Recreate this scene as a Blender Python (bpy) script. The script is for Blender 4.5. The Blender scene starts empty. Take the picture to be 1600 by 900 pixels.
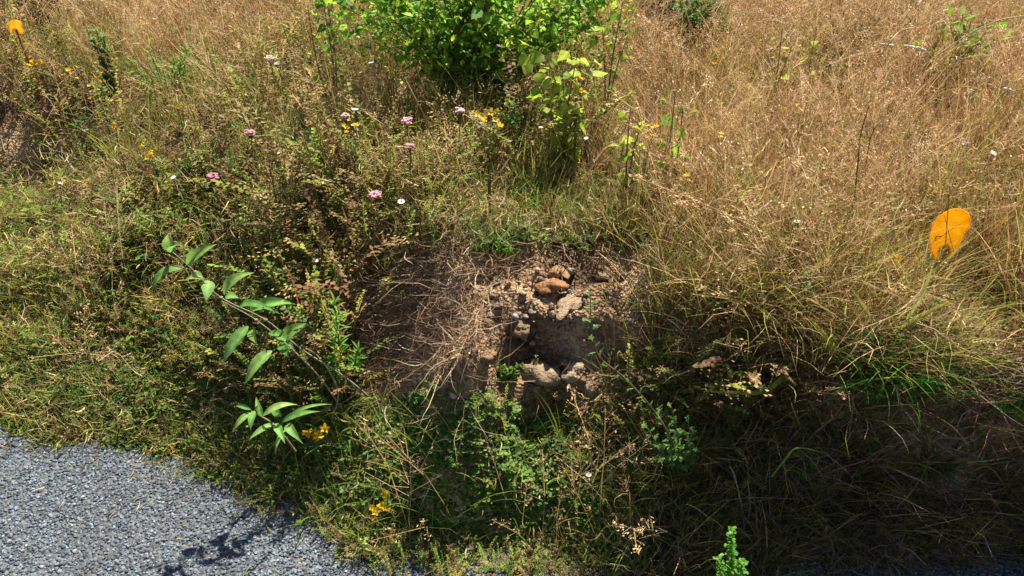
import bpy, math, random
import numpy as np
from mathutils import Vector
R = math.radians
rng = np.random.default_rng(7)
random.seed(7)
sc = bpy.context.scene
COL = sc.collection

# ---------------------------------------------------------------- camera
CAM = np.array([0.0, 0.0, 1.75]); PITCH = R(35.0); FPX = 1209.0
cd = bpy.data.cameras.new('camera'); cam = bpy.data.objects.new('camera', cd); COL.objects.link(cam)
cam.location = CAM; cam.rotation_euler = (R(90) - PITCH, 0, 0)
cd.sensor_width = 36; cd.lens = 36 * FPX / 1600; cd.clip_start = .05; cd.clip_end = 2000
sc.camera = cam
# ---------------------------------------------------------------- light
SUN_EL, SUN_AZ = R(56), R(26)           # azimuth measured from +Y towards +X
w = bpy.data.worlds.new('World'); sc.world = w; w.use_nodes = True
nt = w.node_tree; bg = nt.nodes['Background']
sky = nt.nodes.new('ShaderNodeTexSky'); sky.sky_type = 'NISHITA'; sky.sun_disc = False
sky.sun_elevation = SUN_EL; sky.sun_rotation = SUN_AZ
nt.links.new(sky.outputs[0], bg.inputs[0]); bg.inputs[1].default_value = .05
sl = bpy.data.lights.new('sun', 'SUN'); sl.energy = 5.0; sl.angle = R(.5); sl.color = (1, .92, .76)
so = bpy.data.objects.new('sun', sl); COL.objects.link(so)
sd = Vector((math.sin(SUN_AZ) * math.cos(SUN_EL), math.cos(SUN_AZ) * math.cos(SUN_EL), math.sin(SUN_EL)))
so.rotation_euler = (-sd).to_track_quat('-Z', 'Y').to_euler(); so.location = (3, 5, 8)
sc.view_settings.view_transform = 'Standard'; sc.view_settings.look = 'None'
sc.view_settings.exposure = 1.38; sc.view_settings.gamma = 1
sc.view_settings.use_curve_mapping = False
cy = sc.cycles; cy.max_bounces = 6; cy.diffuse_bounces = 3; cy.transmission_bounces = 4
cy.glossy_bounces = 2; cy.use_denoising = True; cy.caustics_reflective = False; cy.caustics_refractive = False

# ---------------------------------------------------------------- noise + terrain
_tab = np.random.default_rng(3).random((256, 256))
def vnoise(x, y):
    xi = np.floor(x).astype(int); yi = np.floor(y).astype(int); fx = x - xi; fy = y - yi
    fx = fx * fx * (3 - 2 * fx); fy = fy * fy * (3 - 2 * fy)
    a = _tab[xi & 255, yi & 255]; b = _tab[(xi + 1) & 255, yi & 255]
    c = _tab[xi & 255, (yi + 1) & 255]; d = _tab[(xi + 1) & 255, (yi + 1) & 255]
    return (a * (1 - fx) + b * fx) * (1 - fy) + (c * (1 - fx) + d * fx) * fy - .5
def fbm(x, y, o=4, s=1.0):
    r = 0; a = 1.0
    for k in range(o):
        r = r + a * vnoise(x * s + 17.3 * k, y * s + 9.1 * k); a *= .5; s *= 2.03
    return r
def sstep(a, b, x):
    t = np.clip((np.asarray(x) - a) / (b - a), 0, 1); return t * t * (3 - 2 * t)
TX = [-30, -3, -1.57, -.95, -.49, -.2, .3, .8, 1.3, 3, 30]
TY = [12, 2.35, 1.70, 1.56, 1.34, 1.22, 1.18, 1.22, 1.26, 1.36, 2]
CX = [-30, -3, -1.57, -.8, -.3, .13, .42, .62, .8, 1.3, 3, 30]
CY = [14, 3.9, 3.05, 2.5, 2.08, 1.98, 1.84, 1.60, 1.43, 1.42, 1.55, 2.4]
def toe(x): return np.interp(x, TX, TY) + .05 * vnoise(x * 5 + 3, x * 0 + 2) + .05 * vnoise(x * 13, x * 0 + 9) + .03 * vnoise(x * 37, x * 0 + 1)
def crest(x): return np.interp(x, CX, CY) + .05 * vnoise(x * 4 + 7, x * 0 + 5)
def gul(x, y):       # the eroded scar in the middle of the bank
    return np.exp(-((x - .06) / .30) ** 4) * sstep(1.3, 1.45, y) * (1 - sstep(2.0, 2.12, y))
def H(x, y):
    x = np.asarray(x, float); y = np.asarray(y, float)
    yt = toe(x); yc = crest(x)
    s = np.clip((y - yt) / (yc - yt), 0, 1)
    left = 1 - sstep(-.9, -.2, x); right = sstep(.35, .7, x)
    pl = s ** .9                                   # gentle slope on the left
    pc = .35 * sstep(0, .4, s) + .65 * sstep(.38, 1, s)
    pr = .25 * sstep(0, .5, s) + .75 * sstep(.45, .95, s)
    p = pl * left + (1 - left) * (pc * (1 - right) + pr * right)
    h = -.03 + .56 * p
    beyond = np.clip(y - yc, 0, 40)
    h = h + np.minimum(beyond, 12) * .035
    far = np.clip(beyond, 0, 1)
    h = h + far * .10 * vnoise(x * 1.1 + 4, y * 1.1) + far * .05 * fbm(x, y, 3, 3.1)
    h = h - .24 * np.exp(-(((x + 1.95) / .34) ** 2 + ((y - 3.0) / .24) ** 2))   # dip behind the weeds at the left
    on = sstep(0, .12, s)
    h = h + on * .035 * fbm(x, y, 4, 7.0)
    g = gul(x, y)
    # two ledges inside the scar, each with a steep drop below it
    yw = y + .11 * vnoise(x * 4.3 + 1.7, x * 0 + 4) + .075 * fbm(x, y, 3, 7) + .13 * sstep(.06, -.16, x)
    led = np.interp(yw, [1.1, 1.30, 1.57, 1.605, 1.70, 1.73, 2.02, 2.4], [-.03, .09, .20, .30, .315, .455, .55, .57]) + .03 * fbm(x + 7, y, 3, 8)
    h = h * (1 - g) + led * g
    h = h + g * (.05 * fbm(x, y, 4, 12) + .035 * np.abs(fbm(x + 3, y, 3, 30)))
    back = sstep(-4.8, -5.3, y)
    return h + back * .06
def proj(x, y, z):
    dx = x - CAM[0]; dy = y - CAM[1]; dz = z - CAM[2]
    f = dy * math.cos(PITCH) - dz * math.sin(PITCH); u = dy * math.sin(PITCH) + dz * math.cos(PITCH)
    f = np.maximum(f, .05)
    return 800 + FPX * dx / f, 450 - FPX * u / f
def ray(u, v):
    a = (u - 800) / FPX; b = (450 - v) / FPX
    return np.array([a, math.cos(PITCH) + b * math.sin(PITCH), -math.sin(PITCH) + b * math.cos(PITCH)])
def P(u, v, lift=0.0):                 # where the view ray meets the ground raised by lift
    d = ray(u, v); t = np.arange(1.0, 14, .004); p = CAM + t[:, None] * d
    hit = np.nonzero(p[:, 2] < H(p[:, 0], p[:, 1]) + lift)[0]
    return p[hit[0]] if len(hit) else p[-1]
def Q(u, v, y):                        # the point of the view ray at depth y
    d = ray(u, v); return CAM + d * (y / d[1])
def ground(p): return np.array([p[0], p[1], float(H(p[0], p[1]))])

# ---------------------------------------------------------------- materials
def mat(name, build):
    m = bpy.data.materials.new(name); m.use_nodes = True
    n = m.node_tree.nodes; l = m.node_tree.links
    build(m, n, l, n['Principled BSDF'], n['Material Output']); return m
def N(n, t, **kw):
    x = n.new(t)
    for k, v in kw.items(): setattr(x, k, v)
    return x
def plant_mat(name, trans=.45, rough=.55, var=.35, scale=60, spec=.3):
    def b(m, n, l, p, o):
        at = N(n, 'ShaderNodeAttribute', attribute_name='Col')
        tc = N(n, 'ShaderNodeTexCoord'); ns = N(n, 'ShaderNodeTexNoise'); ns.inputs['Scale'].default_value = scale
        ns.inputs['Detail'].default_value = 3
        l.new(tc.outputs['Object'], ns.inputs['Vector'])
        mr = N(n, 'ShaderNodeMapRange'); mr.inputs['From Min'].default_value = .3; mr.inputs['From Max'].default_value = .7
        mr.inputs['To Min'].default_value = 1 - var; mr.inputs['To Max'].default_value = 1 + var
        l.new(ns.outputs['Fac'], mr.inputs['Value'])
        mx = N(n, 'ShaderNodeVectorMath', operation='SCALE')
        l.new(at.outputs['Color'], mx.inputs[0]); l.new(mr.outputs['Result'], mx.inputs['Scale'])
        l.new(mx.outputs[0], p.inputs['Base Color']); p.inputs['Roughness'].default_value = rough
        p.inputs['Specular IOR Level'].default_value = spec
        tr = N(n, 'ShaderNodeBsdfTranslucent'); l.new(mx.outputs[0], tr.inputs['Color'])
        ms = N(n, 'ShaderNodeMixShader'); ms.inputs[0].default_value = trans
        l.new(p.outputs[0], ms.inputs[1]); l.new(tr.outputs[0], ms.inputs[2]); l.new(ms.outputs[0], o.inputs['Surface'])
    return mat(name, b)
M_dry = plant_mat('dry_straw', .35, .5, .30, 40)
M_green = plant_mat('green_blade', .5, .5, .25, 50, .2)
M_leaf = plant_mat('broad_leaf', .55, .55, .22, 70, .22)
M_flower = plant_mat('petal', .4, .6, .15, 90)
M_wood = plant_mat('woody_stem', 0.0, .8, .4, 120)
M_plastic = plant_mat('orange_plastic', .8, .4, .12, 45, .3)

def soil(m, n, l, p, o):
    tc = N(n, 'ShaderNodeTexCoord')
    a = N(n, 'ShaderNodeTexNoise'); a.inputs['Scale'].default_value = 5; a.inputs['Detail'].default_value = 6
    b = N(n, 'ShaderNodeTexNoise'); b.inputs['Scale'].default_value = 90; b.inputs['Detail'].default_value = 5
    v = N(n, 'ShaderNodeTexVoronoi'); v.inputs['Scale'].default_value = 110
    for x in (a, b, v): l.new(tc.outputs['Object'], x.inputs['Vector'])
    r = N(n, 'ShaderNodeValToRGB'); e = r.color_ramp.elements
    e[0].position = .3; e[0].color = (.06, .038, .022, 1); e[1].position = .72; e[1].color = (.50, .36, .23, 1)
    k = e.new(.5); k.color = (.25, .16, .095, 1)
    l.new(a.outputs['Fac'], r.inputs['Fac'])
    r2 = N(n, 'ShaderNodeValToRGB'); e = r2.color_ramp.elements
    e[0].position = .3; e[0].color = (.45, .45, .45, 1); e[1].position = .7; e[1].color = (1.5, 1.45, 1.4, 1)
    l.new(b.outputs['Fac'], r2.inputs['Fac'])
    mx = N(n, 'ShaderNodeVectorMath', operation='MULTIPLY'); l.new(r.outputs[0], mx.inputs[0]); l.new(r2.outputs[0], mx.inputs[1])
    l.new(mx.outputs[0], p.inputs['Base Color']); p.inputs['Roughness'].default_value = .95
    p.inputs['Specular IOR Level'].default_value = .1
    bp = N(n, 'ShaderNodeBump'); bp.inputs['Strength'].default_value = .9; bp.inputs['Distance'].default_value = .012
    ad = N(n, 'ShaderNodeMath', operation='SUBTRACT'); l.new(b.outputs['Fac'], ad.inputs[0]); l.new(v.outputs['Distance'], ad.inputs[1])
    l.new(ad.outputs[0], bp.inputs['Height']); l.new(bp.outputs[0], p.inputs['Normal'])
M_soil = mat('soil', soil)
def asphalt(m, n, l, p, o):
    tc = N(n, 'ShaderNodeTexCoord')
    v = N(n, 'ShaderNodeTexVoronoi'); v.inputs['Scale'].default_value = 95
    a = N(n, 'ShaderNodeTexNoise'); a.inputs['Scale'].default_value = 3; a.inputs['Detail'].default_value = 5
    for x in (v, a): l.new(tc.outputs['Object'], x.inputs['Vector'])
    r = N(n, 'ShaderNodeValToRGB'); e = r.color_ramp.elements
    e[0].position = .0; e[0].color = (.025, .028, .034, 1); e[1].position = 1; e[1].color = (.12, .135, .155, 1)
    sp = N(n, 'ShaderNodeSeparateColor'); l.new(v.outputs['Color'], sp.inputs[0]); l.new(sp.outputs[0], r.inputs[0])
    mr = N(n, 'ShaderNodeMapRange'); mr.inputs['To Min'].default_value = .4; mr.inputs['To Max'].default_value = 1.6; l.new(a.outputs['Fac'], mr.inputs[0])
    mx = N(n, 'ShaderNodeVectorMath', operation='SCALE'); l.new(r.outputs[0], mx.inputs[0]); l.new(mr.outputs[0], mx.inputs['Scale'])
    l.new(mx.outputs[0], p.inputs['Base Color']); p.inputs['Roughness'].default_value = .75
    bp = N(n, 'ShaderNodeBump'); bp.invert = True; bp.inputs['Strength'].default_value = 1; bp.inputs['Distance'].default_value = .006
    l.new(v.outputs['Distance'], bp.inputs['Height']); l.new(bp.outputs[0], p.inputs['Normal'])
M_asph = mat('asphalt', asphalt)
def stone(m, n, l, p, o):
    at = N(n, 'ShaderNodeAttribute', attribute_name='Col'); tc = N(n, 'ShaderNodeTexCoord')
    a = N(n, 'ShaderNodeTexNoise'); a.inputs['Scale'].default_value = 130; a.inputs['Detail'].default_value = 5
    l.new(tc.outputs['Object'], a.inputs['Vector'])
    mr = N(n, 'ShaderNodeMapRange'); mr.inputs['To Min'].default_value = .5; mr.inputs['To Max'].default_value = 1.5; l.new(a.outputs['Fac'], mr.inputs[0])
    mx = N(n, 'ShaderNodeVectorMath', operation='SCALE'); l.new(at.outputs['Color'], mx.inputs[0]); l.new(mr.outputs[0], mx.inputs['Scale'])
    l.new(mx.outputs[0], p.inputs['Base Color']); p.inputs['Roughness'].default_value = .7
    bp = N(n, 'ShaderNodeBump'); bp.inputs['Strength'].default_value = 1.0; bp.inputs['Distance'].default_value = .006
    l.new(a.outputs['Fac'], bp.inputs['Height']); l.new(bp.outputs[0], p.inputs['Normal'])
M_stone = mat('stone', stone)

# ---------------------------------------------------------------- mesh helpers
def mesh_obj(name, V, F, C, m, parent=None, origin=None, smooth=False):
    V = np.asarray(V, np.float32).reshape(-1, 3)
    me = bpy.data.meshes.new(name)
    if not isinstance(F, (list, tuple)): F = [F]
    F = [np.asarray(f, np.int32) for f in F if len(f)]
    me.vertices.add(len(V)); me.vertices.foreach_set('co', V.ravel())
    loops = np.concatenate([f.ravel() for f in F]); sizes = np.concatenate([np.full(len(f), f.shape[1]) for f in F])
    me.loops.add(len(loops)); me.loops.foreach_set('vertex_index', loops.astype(np.int32))
    me.polygons.add(len(sizes)); st = np.concatenate([[0], np.cumsum(sizes)[:-1]]).astype(np.int32)
    me.polygons.foreach_set('loop_start', st)
    if smooth: me.polygons.foreach_set('use_smooth', np.ones(len(sizes), bool))
    me.update(calc_edges=True)
    if C is not None:
        C = np.asarray(C, np.float32)
        if C.ndim == 1: C = np.tile(C[:3], (len(V), 1))
        C = np.concatenate([np.clip(C[:, :3], 0, 1), np.ones((len(V), 1), np.float32)], 1).astype(np.float32)
        at = me.color_attributes.new('Col', 'FLOAT_COLOR', 'POINT'); at.data.foreach_set('color', C.ravel())
    me.materials.append(m)
    o = bpy.data.objects.new(name, me); COL.objects.link(o)
    if parent is not None: o.parent = parent
    elif origin is not None: o.location = origin
    return o
def tag(o, label=None, cat=None, group=None, kind=None):
    if label: o['label'] = label
    if cat: o['category'] = cat
    if group: o['group'] = group
    if kind: o['kind'] = kind
    return o
def thing(name, base, label, cat, group=None):
    o = bpy.data.objects.new(name, None); COL.objects.link(o); o.location = base; o.empty_display_size = .05
    return tag(o, label, cat, group)
def dup(root, loc, rz=0, s=1, label=None, tilt=0):
    r = root.copy(); COL.objects.link(r); r.location = loc; r.rotation_euler = (tilt, 0, rz); r.scale = (s,) * 3
    if label: r['label'] = label
    for ch in list(root.children):
        c = ch.copy(); COL.objects.link(c); c.parent = r
        for g in ch.children:
            d = g.copy(); COL.objects.link(d); d.parent = c
    return r
class MB:
    """collects shapes with a colour each; builds ONE mesh"""
    def __init__(s): s.V = []; s.F3 = []; s.F4 = []; s.C = []; s.n = 0
    def add(s, V, F, c):
        V = np.asarray(V, float).reshape(-1, 3); F = np.asarray(F, int)
        c = np.asarray(c, float)
        if c.ndim == 1: c = np.tile(c, (len(V), 1))
        (s.F4 if F.shape[1] == 4 else s.F3).append(F + s.n); s.V.append(V); s.C.append(c); s.n += len(V)
    def arr(s):
        V = np.concatenate(s.V); C = np.concatenate(s.C)
        F3 = np.concatenate(s.F3) if s.F3 else np.zeros((0, 3), int); F4 = np.concatenate(s.F4) if s.F4 else np.zeros((0, 4), int)
        return V, F3, F4, C
    def build(s, name, m, parent=None, origin=None, smooth=False):
        V, F3, F4, C = s.arr(); return mesh_obj(name, V, [F3, F4], C, m, parent, origin, smooth)
def nrm(v): v = np.asarray(v, float); return v / (np.linalg.norm(v) + 1e-9)
def smooth_path(pts, k=6):
    pts = np.asarray(pts, float); 
    if len(pts) < 3: 
        t = np.linspace(0, 1, k + 1)[:, None]; return pts[0] * (1 - t) + pts[-1] * t
    out = []; Pp = np.vstack([2 * pts[0] - pts[1], pts, 2 * pts[-1] - pts[-2]])
    for i in range(1, len(Pp) - 2):
        for t in np.linspace(0, 1, k, endpoint=False):
            a, b, c, d = Pp[i - 1], Pp[i], Pp[i + 1], Pp[i + 2]
            out.append(.5 * (2 * b + (c - a) * t + (2 * a - 5 * b + 4 * c - d) * t * t + (3 * b - a - 3 * c + d) * t ** 3))
    out.append(pts[-1]); return np.array(out)
def tube(mb, pts, r0, r1, c, n=6, k=5):
    p = smooth_path(pts, k); m = len(p); rr = np.linspace(r0, r1, m)
    T = np.gradient(p, axis=0); ref = np.array([.13, .31, .94]); V = []
    for i in range(m):
        t = nrm(T[i]); a = nrm(np.cross(t, ref)); b = np.cross(t, a)
        for j in range(n):
            an = 2 * math.pi * j / n; V.append(p[i] + rr[i] * (a * math.cos(an) + b * math.sin(an)))
    F = [(i * n + j, i * n + (j + 1) % n, (i + 1) * n + (j + 1) % n, (i + 1) * n + j) for i in range(m - 1) for j in range(n)]
    mb.add(V, F, c); return p
def leaf_shape(t, kind):
    if kind == 'lance': return np.sin(math.pi * np.clip(t, 0, 1) ** .8) ** .85
    if kind == 'strap': return (1 - t ** 3) * (.6 + .4 * np.minimum(t * 6, 1))
    if kind == 'poplar': return np.interp(t, [0, .08, .28, .5, .8, 1], [.12, .85, 1, .72, .28, 0])
    if kind == 'budd': return np.interp(t, [0, .06, .2, .38, .6, .8, .92, 1], [.10, .5, .92, 1, .78, .38, .14, 0])
    if kind == 'oval': return np.sqrt(np.clip(np.sin(math.pi * t), 0, 1))
def leaf(mb, base, tip, width, c, kind='lance', droop=.12, fold=.25, up=(0, 0, 1), n=8, cback=None, jag=0):
    base = np.asarray(base, float); tip = np.asarray(tip, float); d = tip - base; L = np.linalg.norm(d); d = d / (L + 1e-9)
    side = nrm(np.cross(d, up)); upv = np.cross(side, d)
    V = []; Cc = []
    for i in range(n + 1):
        t = i / n; w_ = width * .5 * float(leaf_shape(np.array(t), kind)) * (1 + jag * (random.random() - .5))
        ctr = base + d * L * t + upv * (L * droop * 4 * t * (1 - t))
        for s_ in (-1, -.5, 0, .5, 1):
            V.append(ctr + side * w_ * s_ + upv * abs(s_) * w_ * fold)
            k = (1 + .10 * math.sin(i * 2.4 + abs(s_) * 2)) if s_ else 1.3
            Cc.append(np.asarray(c) * k)
    F = [(i * 5 + j, i * 5 + j + 1, (i + 1) * 5 + j + 1, (i + 1) * 5 + j) for i in range(n) for j in range(4)]
    mb.add(V, F, np.array(Cc))
def blob(mb, ctr, rad, c, seed=0, sub=10, rough=.3, rot=0):
    """a lumpy stone: uv sphere pushed about by noise"""
    n, m = sub * 2, sub; V = []
    for i in range(m + 1):
        th = math.pi * i / m
        for j in range(n):
            ph = 2 * math.pi * j / n; V.append((math.sin(th) * math.cos(ph), math.sin(th) * math.sin(ph), math.cos(th)))
    V = np.array(V); q = V * 1.6 + seed * 3.7
    k = 1 + rough * (fbm(q[:, 0] + q[:, 2] * .7, q[:, 1] - q[:, 2] * .6, 3, 1.0)) 
    # facets: clip against a few random planes
    rr = np.random.default_rng(seed + 11)
    for _ in range(7):
        pn = nrm(rr.normal(size=3)); dd = V @ pn; lim = .72 + .2 * rr.random(); k = np.where(dd * k > lim, lim / np.maximum(dd, .2), k)
    k = k * (1 + .35 * rough * .4 * fbm(q[:, 0] * 3 + q[:, 2], q[:, 1] * 3 - q[:, 2] * 2, 3, 1.7))
    V = V * k[:, None] * np.asarray(rad); cr, sr = math.cos(rot), math.sin(rot)
    V = np.stack([V[:, 0] * cr - V[:, 1] * sr, V[:, 0] * sr + V[:, 1] * cr, V[:, 2]], 1) + np.asarray(ctr)
    F = [(i * n + j, (i + 1) * n + j, (i + 1) * n + (j + 1) % n, i * n + (j + 1) % n) for i in range(m) for j in range(n)]
    mb.add(V, F, c)
def ribbons(pos, az, th0, curl, turn, L, W, col, tipcol=None, segs=5, tw=None, prof='blade', wig=0.0):
    """many curved blades at once -> V, F(quads), C"""
    n = len(pos); V = np.zeros((n, segs + 1, 2, 3), np.float32); C = np.zeros((n, segs + 1, 2, 3), np.float32)
    if tw is None: tw = rng.uniform(-1.2, 1.2, n)
    p = pos.copy().astype(float); ds = L / segs
    for i in range(segs + 1):
        t = i / segs; th = th0 + curl * t + wig * rng.normal(0, 1, n); a = az + turn * t + wig * 1.2 * rng.normal(0, 1, n)
        T = np.stack([np.sin(th) * np.cos(a), np.sin(th) * np.sin(a), np.cos(th)], 1)
        S = np.stack([-np.sin(a), np.cos(a), 0 * a], 1); B = np.cross(T, S)
        wd = S * np.cos(tw)[:, None] + B * np.sin(tw)[:, None]
        if prof == 'blade': ww = W * .5 * (1 - t ** 1.6) ** 1 * (.6 + .4 * min(1, t * 4)) + W * .02
        else: ww = W * .5 * (1 - .55 * t)
        V[:, i, 0] = p - wd * ww[:, None]; V[:, i, 1] = p + wd * ww[:, None]
        cc = col if tipcol is None else col * (1 - t) + tipcol * t
        C[:, i, 0] = cc; C[:, i, 1] = cc
        p = p + T * ds[:, None]
    idx = np.arange(n)[:, None, None] * (segs + 1) * 2 + np.arange(segs)[None, :, None] * 2 + np.array([0, 1, 3, 2])[None, None, :]
    return V.reshape(-1, 3), idx.reshape(-1, 4), C.reshape(-1, 3)
def instances(tpl, pos, az, tilt, taz, scale, pal):
    """tpl = (V, F3, F4, C) where C[:,0] is a palette slot and C[:,1] a brightness; pal (n, k, 3)"""
    V, F3, F4, C = tpl; n = len(pos); ca, sa = np.cos(az), np.sin(az)
    X = V[None, :, 0] * ca[:, None] - V[None, :, 1] * sa[:, None]; Y = V[None, :, 0] * sa[:, None] + V[None, :, 1] * ca[:, None]
    Z = np.repeat(V[None, :, 2], n, 0)
    h = np.maximum(Z, 0); k = tilt[:, None] * (.4 + .6 * h / (V[:, 2].max() + 1e-6))   # bend more towards the top
    X2 = X + np.cos(taz)[:, None] * Z * np.sin(k); Y2 = Y + np.sin(taz)[:, None] * Z * np.sin(k); Z2 = Z * np.cos(k)
    O = np.stack([X2, Y2, Z2], 2) * scale[:, None, None] + pos[:, None, :]
    off = (np.arange(n) * len(V))[:, None, None]
    slot = C[:, 0].astype(int); cc = pal[:, slot, :] * C[None, :, 1:2]
    return O.reshape(-1, 3), (F3[None] + off).reshape(-1, 3), (F4[None] + off).reshape(-1, 4), cc.reshape(-1, 3)
def join(parts):
    """parts = list of (V, F3, F4, C)"""
    V = []; F3 = []; F4 = []; C = []; n = 0
    for v, f3, f4, c in parts:
        V.append(v); C.append(c); F3.append(np.asarray(f3).reshape(-1, 3) + n); F4.append(np.asarray(f4).reshape(-1, 4) + n); n += len(v)
    return np.concatenate(V), np.concatenate(F3), np.concatenate(F4), np.concatenate(C)
E3 = np.zeros((0, 3), int)

# ---------------------------------------------------------------- ground and road
def lines(lo, hi, f0, f1, step):
    mid = np.arange(f0, f1 + step / 2, step); a = [mid[0]]; g = step
    while a[-1] > lo: g *= 1.25; a.append(a[-1] - g)
    b = [mid[-1]]; g = step
    while b[-1] < hi: g *= 1.25; b.append(b[-1] + g)
    return np.concatenate([a[:0:-1], mid, b[1:]])
gx = lines(-150, 150, -2.2, 2.2, .016); gy = lines(-150, 300, .9, 3.0, .012)
GX, GY = np.meshgrid(gx, gy, indexing='ij'); GZ = H(GX, GY)
nx, ny = GX.shape; I = (np.arange(nx - 1)[:, None] * ny + np.arange(ny - 1)[None, :]).ravel()
F = np.stack([I, I + ny, I + ny + 1, I + 1], 1)
g = mesh_obj('ground', np.stack([GX, GY, GZ], 2).reshape(-1, 3), F, None, M_soil, smooth=True)
tag(g, 'bare brown soil of the roadside bank under the weeds', 'ground', kind='structure')
rx = np.linspace(-60, 60, 240); ry0 = np.interp(rx, TX, TY) + .22
V = np.concatenate([np.stack([rx, np.full_like(rx, -5), 0 * rx], 1), np.stack([rx, ry0, 0 * rx], 1)]); k = len(rx)
i = np.arange(k - 1); F = np.stack([i, i + 1, i + 1 + k, i + k], 1)
tag(mesh_obj('road', V, F, None, M_asph), 'coarse bluish grey asphalt at the foot of the bank', 'road', kind='structure')

# ---------------------------------------------------------------- scattering
def cand(n, y0=1.0, y1=8.5):
    y = y0 + (y1 - y0) * rng.random(n) ** 1.35; x = (rng.random(n) * 2 - 1) * (1.6 + .78 * y)
    # correct for the wedge so that the density is even over the ground
    keep = rng.random(n) < 1
    z = H(x, y); u, v = proj(x, y, z); return x[keep], y[keep], z[keep], u[keep], v[keep]
def cand2(n, near, y1=2.3):
    a = cand(n); b = cand(near, 1.0, y1); return [np.concatenate([p, q]) for p, q in zip(a, b)]
def G(u, v, cu, cv, su, sv): return np.exp(-(((u - cu) / su) ** 2 + ((v - cv) / sv) ** 2))
def on_bank(x, y, m=0.0): return y > toe(x) + m
def dirt(u, v): return np.clip(1.35 * G(u, v, 790, 520, 190, 105) + .9 * G(u, v, 870, 450, 90, 45) + .8 * G(u, v, 660, 590, 90, 70), 0, 1)
def low_green(u, v): return np.clip(G(u, v, 860, 340, 130, 60) + G(u, v, 770, 740, 260, 125) * sstep(600, 640, v + .35 * (760 - u)) + .8 * G(u, v, 700, 640, 90, 50), 0, 1)
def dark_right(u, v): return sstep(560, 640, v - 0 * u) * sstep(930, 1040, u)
def left_zone(u, v): return (1 - sstep(330, 560, u)) * sstep(230, 330, v)
def straw_zone(u, v): return np.clip(sstep(930, 1060, u) * (1 - sstep(520, 620, v)) + (1 - sstep(60, 170, v)), 0, 1)
def mixc(cols, n, wts=None, jit=.15):
    cols = np.array(cols, float); i = rng.choice(len(cols), n, p=None if wts is None else np.array(wts) / sum(wts))
    return cols[i] * (1 + rng.uniform(-jit, jit, (n, 1))) * (1 + rng.uniform(-.06, .06, (n, 3)))
STRAW = [(.54, .37, .16), (.42, .27, .11), (.66, .50, .28), (.32, .18, .075), (.50, .35, .15)]
OLIVE = [(.28, .29, .045), (.20, .24, .035), (.40, .37, .08), (.15, .18, .03)]
GREEN = [(.09, .20, .03), (.13, .26, .035), (.06, .14, .03), (.20, .30, .05)]
BROWN = [(.16, .085, .045), (.24, .13, .07), (.11, .06, .035), (.33, .20, .12)]

# dry standing grass, growing in tufts
MK = (1.17, 1.74)                              # a trodden spot in front of the orange marker
def clear(x, y): return np.exp(-(((x - MK[0]) / .15) ** 2 + ((y - MK[1] + .13) / .22) ** 2) ** 1.5)
def dip(x, y): return np.exp(-(((x + 1.95) / .32) ** 2 + ((y - 2.95) / .22) ** 2))
def midz(u, v): return sstep(380, 450, u) * (1 - sstep(930, 1000, u)) * sstep(150, 220, v)
x, y, z, u, v = cand2(27000, 7000, 1.75)
patch = fbm(x, y, 3, 2.2)
dn = .42 + .50 * straw_zone(u, v) - .95 * dirt(u, v) - .65 * low_green(u, v) - .35 * G(u, v, 760, 760, 280, 130) + .6 * patch + .40 * dark_right(u, v) - .02 * left_zone(u, v) + .40 * midz(u, v) * (1 - sstep(330, 400, v)) - 1.5 * clear(x, y) - .8 * dip(x, y)
k = (rng.random(len(x)) < dn) & on_bank(x, y, .03)
x, y, z, u, v, patch = [a_[k] for a_ in (x, y, z, u, v, patch)]; nt_ = len(x)
cnt = rng.integers(3, 24, nt_); ti = np.repeat(np.arange(nt_), cnt); n = len(ti)
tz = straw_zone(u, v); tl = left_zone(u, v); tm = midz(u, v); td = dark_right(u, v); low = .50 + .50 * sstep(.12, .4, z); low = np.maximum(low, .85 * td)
tL = rng.uniform(.10, .31, nt_) * (1 + .22 * tz) * (1 - .42 * tl) * low * (1 - .4 * G(u, v, 680, 400, 130, 70)) * (1 - .55 * dirt(u, v)) * (1 - .05 * td)
po = np.clip(.12 + .52 * (1 - tz) + .95 * patch + .25 * tl, .02, .85); sel = rng.random(nt_)
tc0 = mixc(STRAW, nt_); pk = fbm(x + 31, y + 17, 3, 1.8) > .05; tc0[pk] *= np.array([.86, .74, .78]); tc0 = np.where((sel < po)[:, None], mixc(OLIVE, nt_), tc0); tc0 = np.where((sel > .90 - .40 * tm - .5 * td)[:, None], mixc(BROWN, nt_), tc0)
c = (tc0 * (1 - .45 * td[:, None]))[ti] * rng.uniform(.65, 1.4, (n, 1)); o2 = rng.random(n) < .25; c[o2] = mixc(STRAW + OLIVE, n)[o2]  # shade of the dark right bank is painted into its tuft colours
taz = rng.uniform(0, 6.28, nt_); bz = np.where(rng.random(n) < .35, taz[ti], rng.uniform(0, 6.28, n)); lean = rng.uniform(0, .45, nt_) * (1 - .5 * midz(u, v)) * (1 - .4 * tz)
bx = x[ti] + rng.normal(0, .016, n); by = y[ti] + rng.normal(0, .016, n)
W_ = rng.uniform(.0014, .0040, n) * np.where(rng.random(n) < .06, 1.7, 1)
edge = np.exp(-((by - crest(bx)) / .22) ** 2) * sstep(.35, .6, bx)       # grass on the brink leans out over the bank
bz = np.where(rng.random(n) < .35 * edge, -1.57 + rng.normal(0, .6, n), bz)
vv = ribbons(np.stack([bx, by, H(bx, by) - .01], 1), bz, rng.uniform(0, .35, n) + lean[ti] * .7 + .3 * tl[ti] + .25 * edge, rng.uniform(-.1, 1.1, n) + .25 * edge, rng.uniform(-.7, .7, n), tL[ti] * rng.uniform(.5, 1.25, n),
             W_, c, c * rng.uniform(.9, 1.35, (n, 1)), wig=.06)
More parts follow.
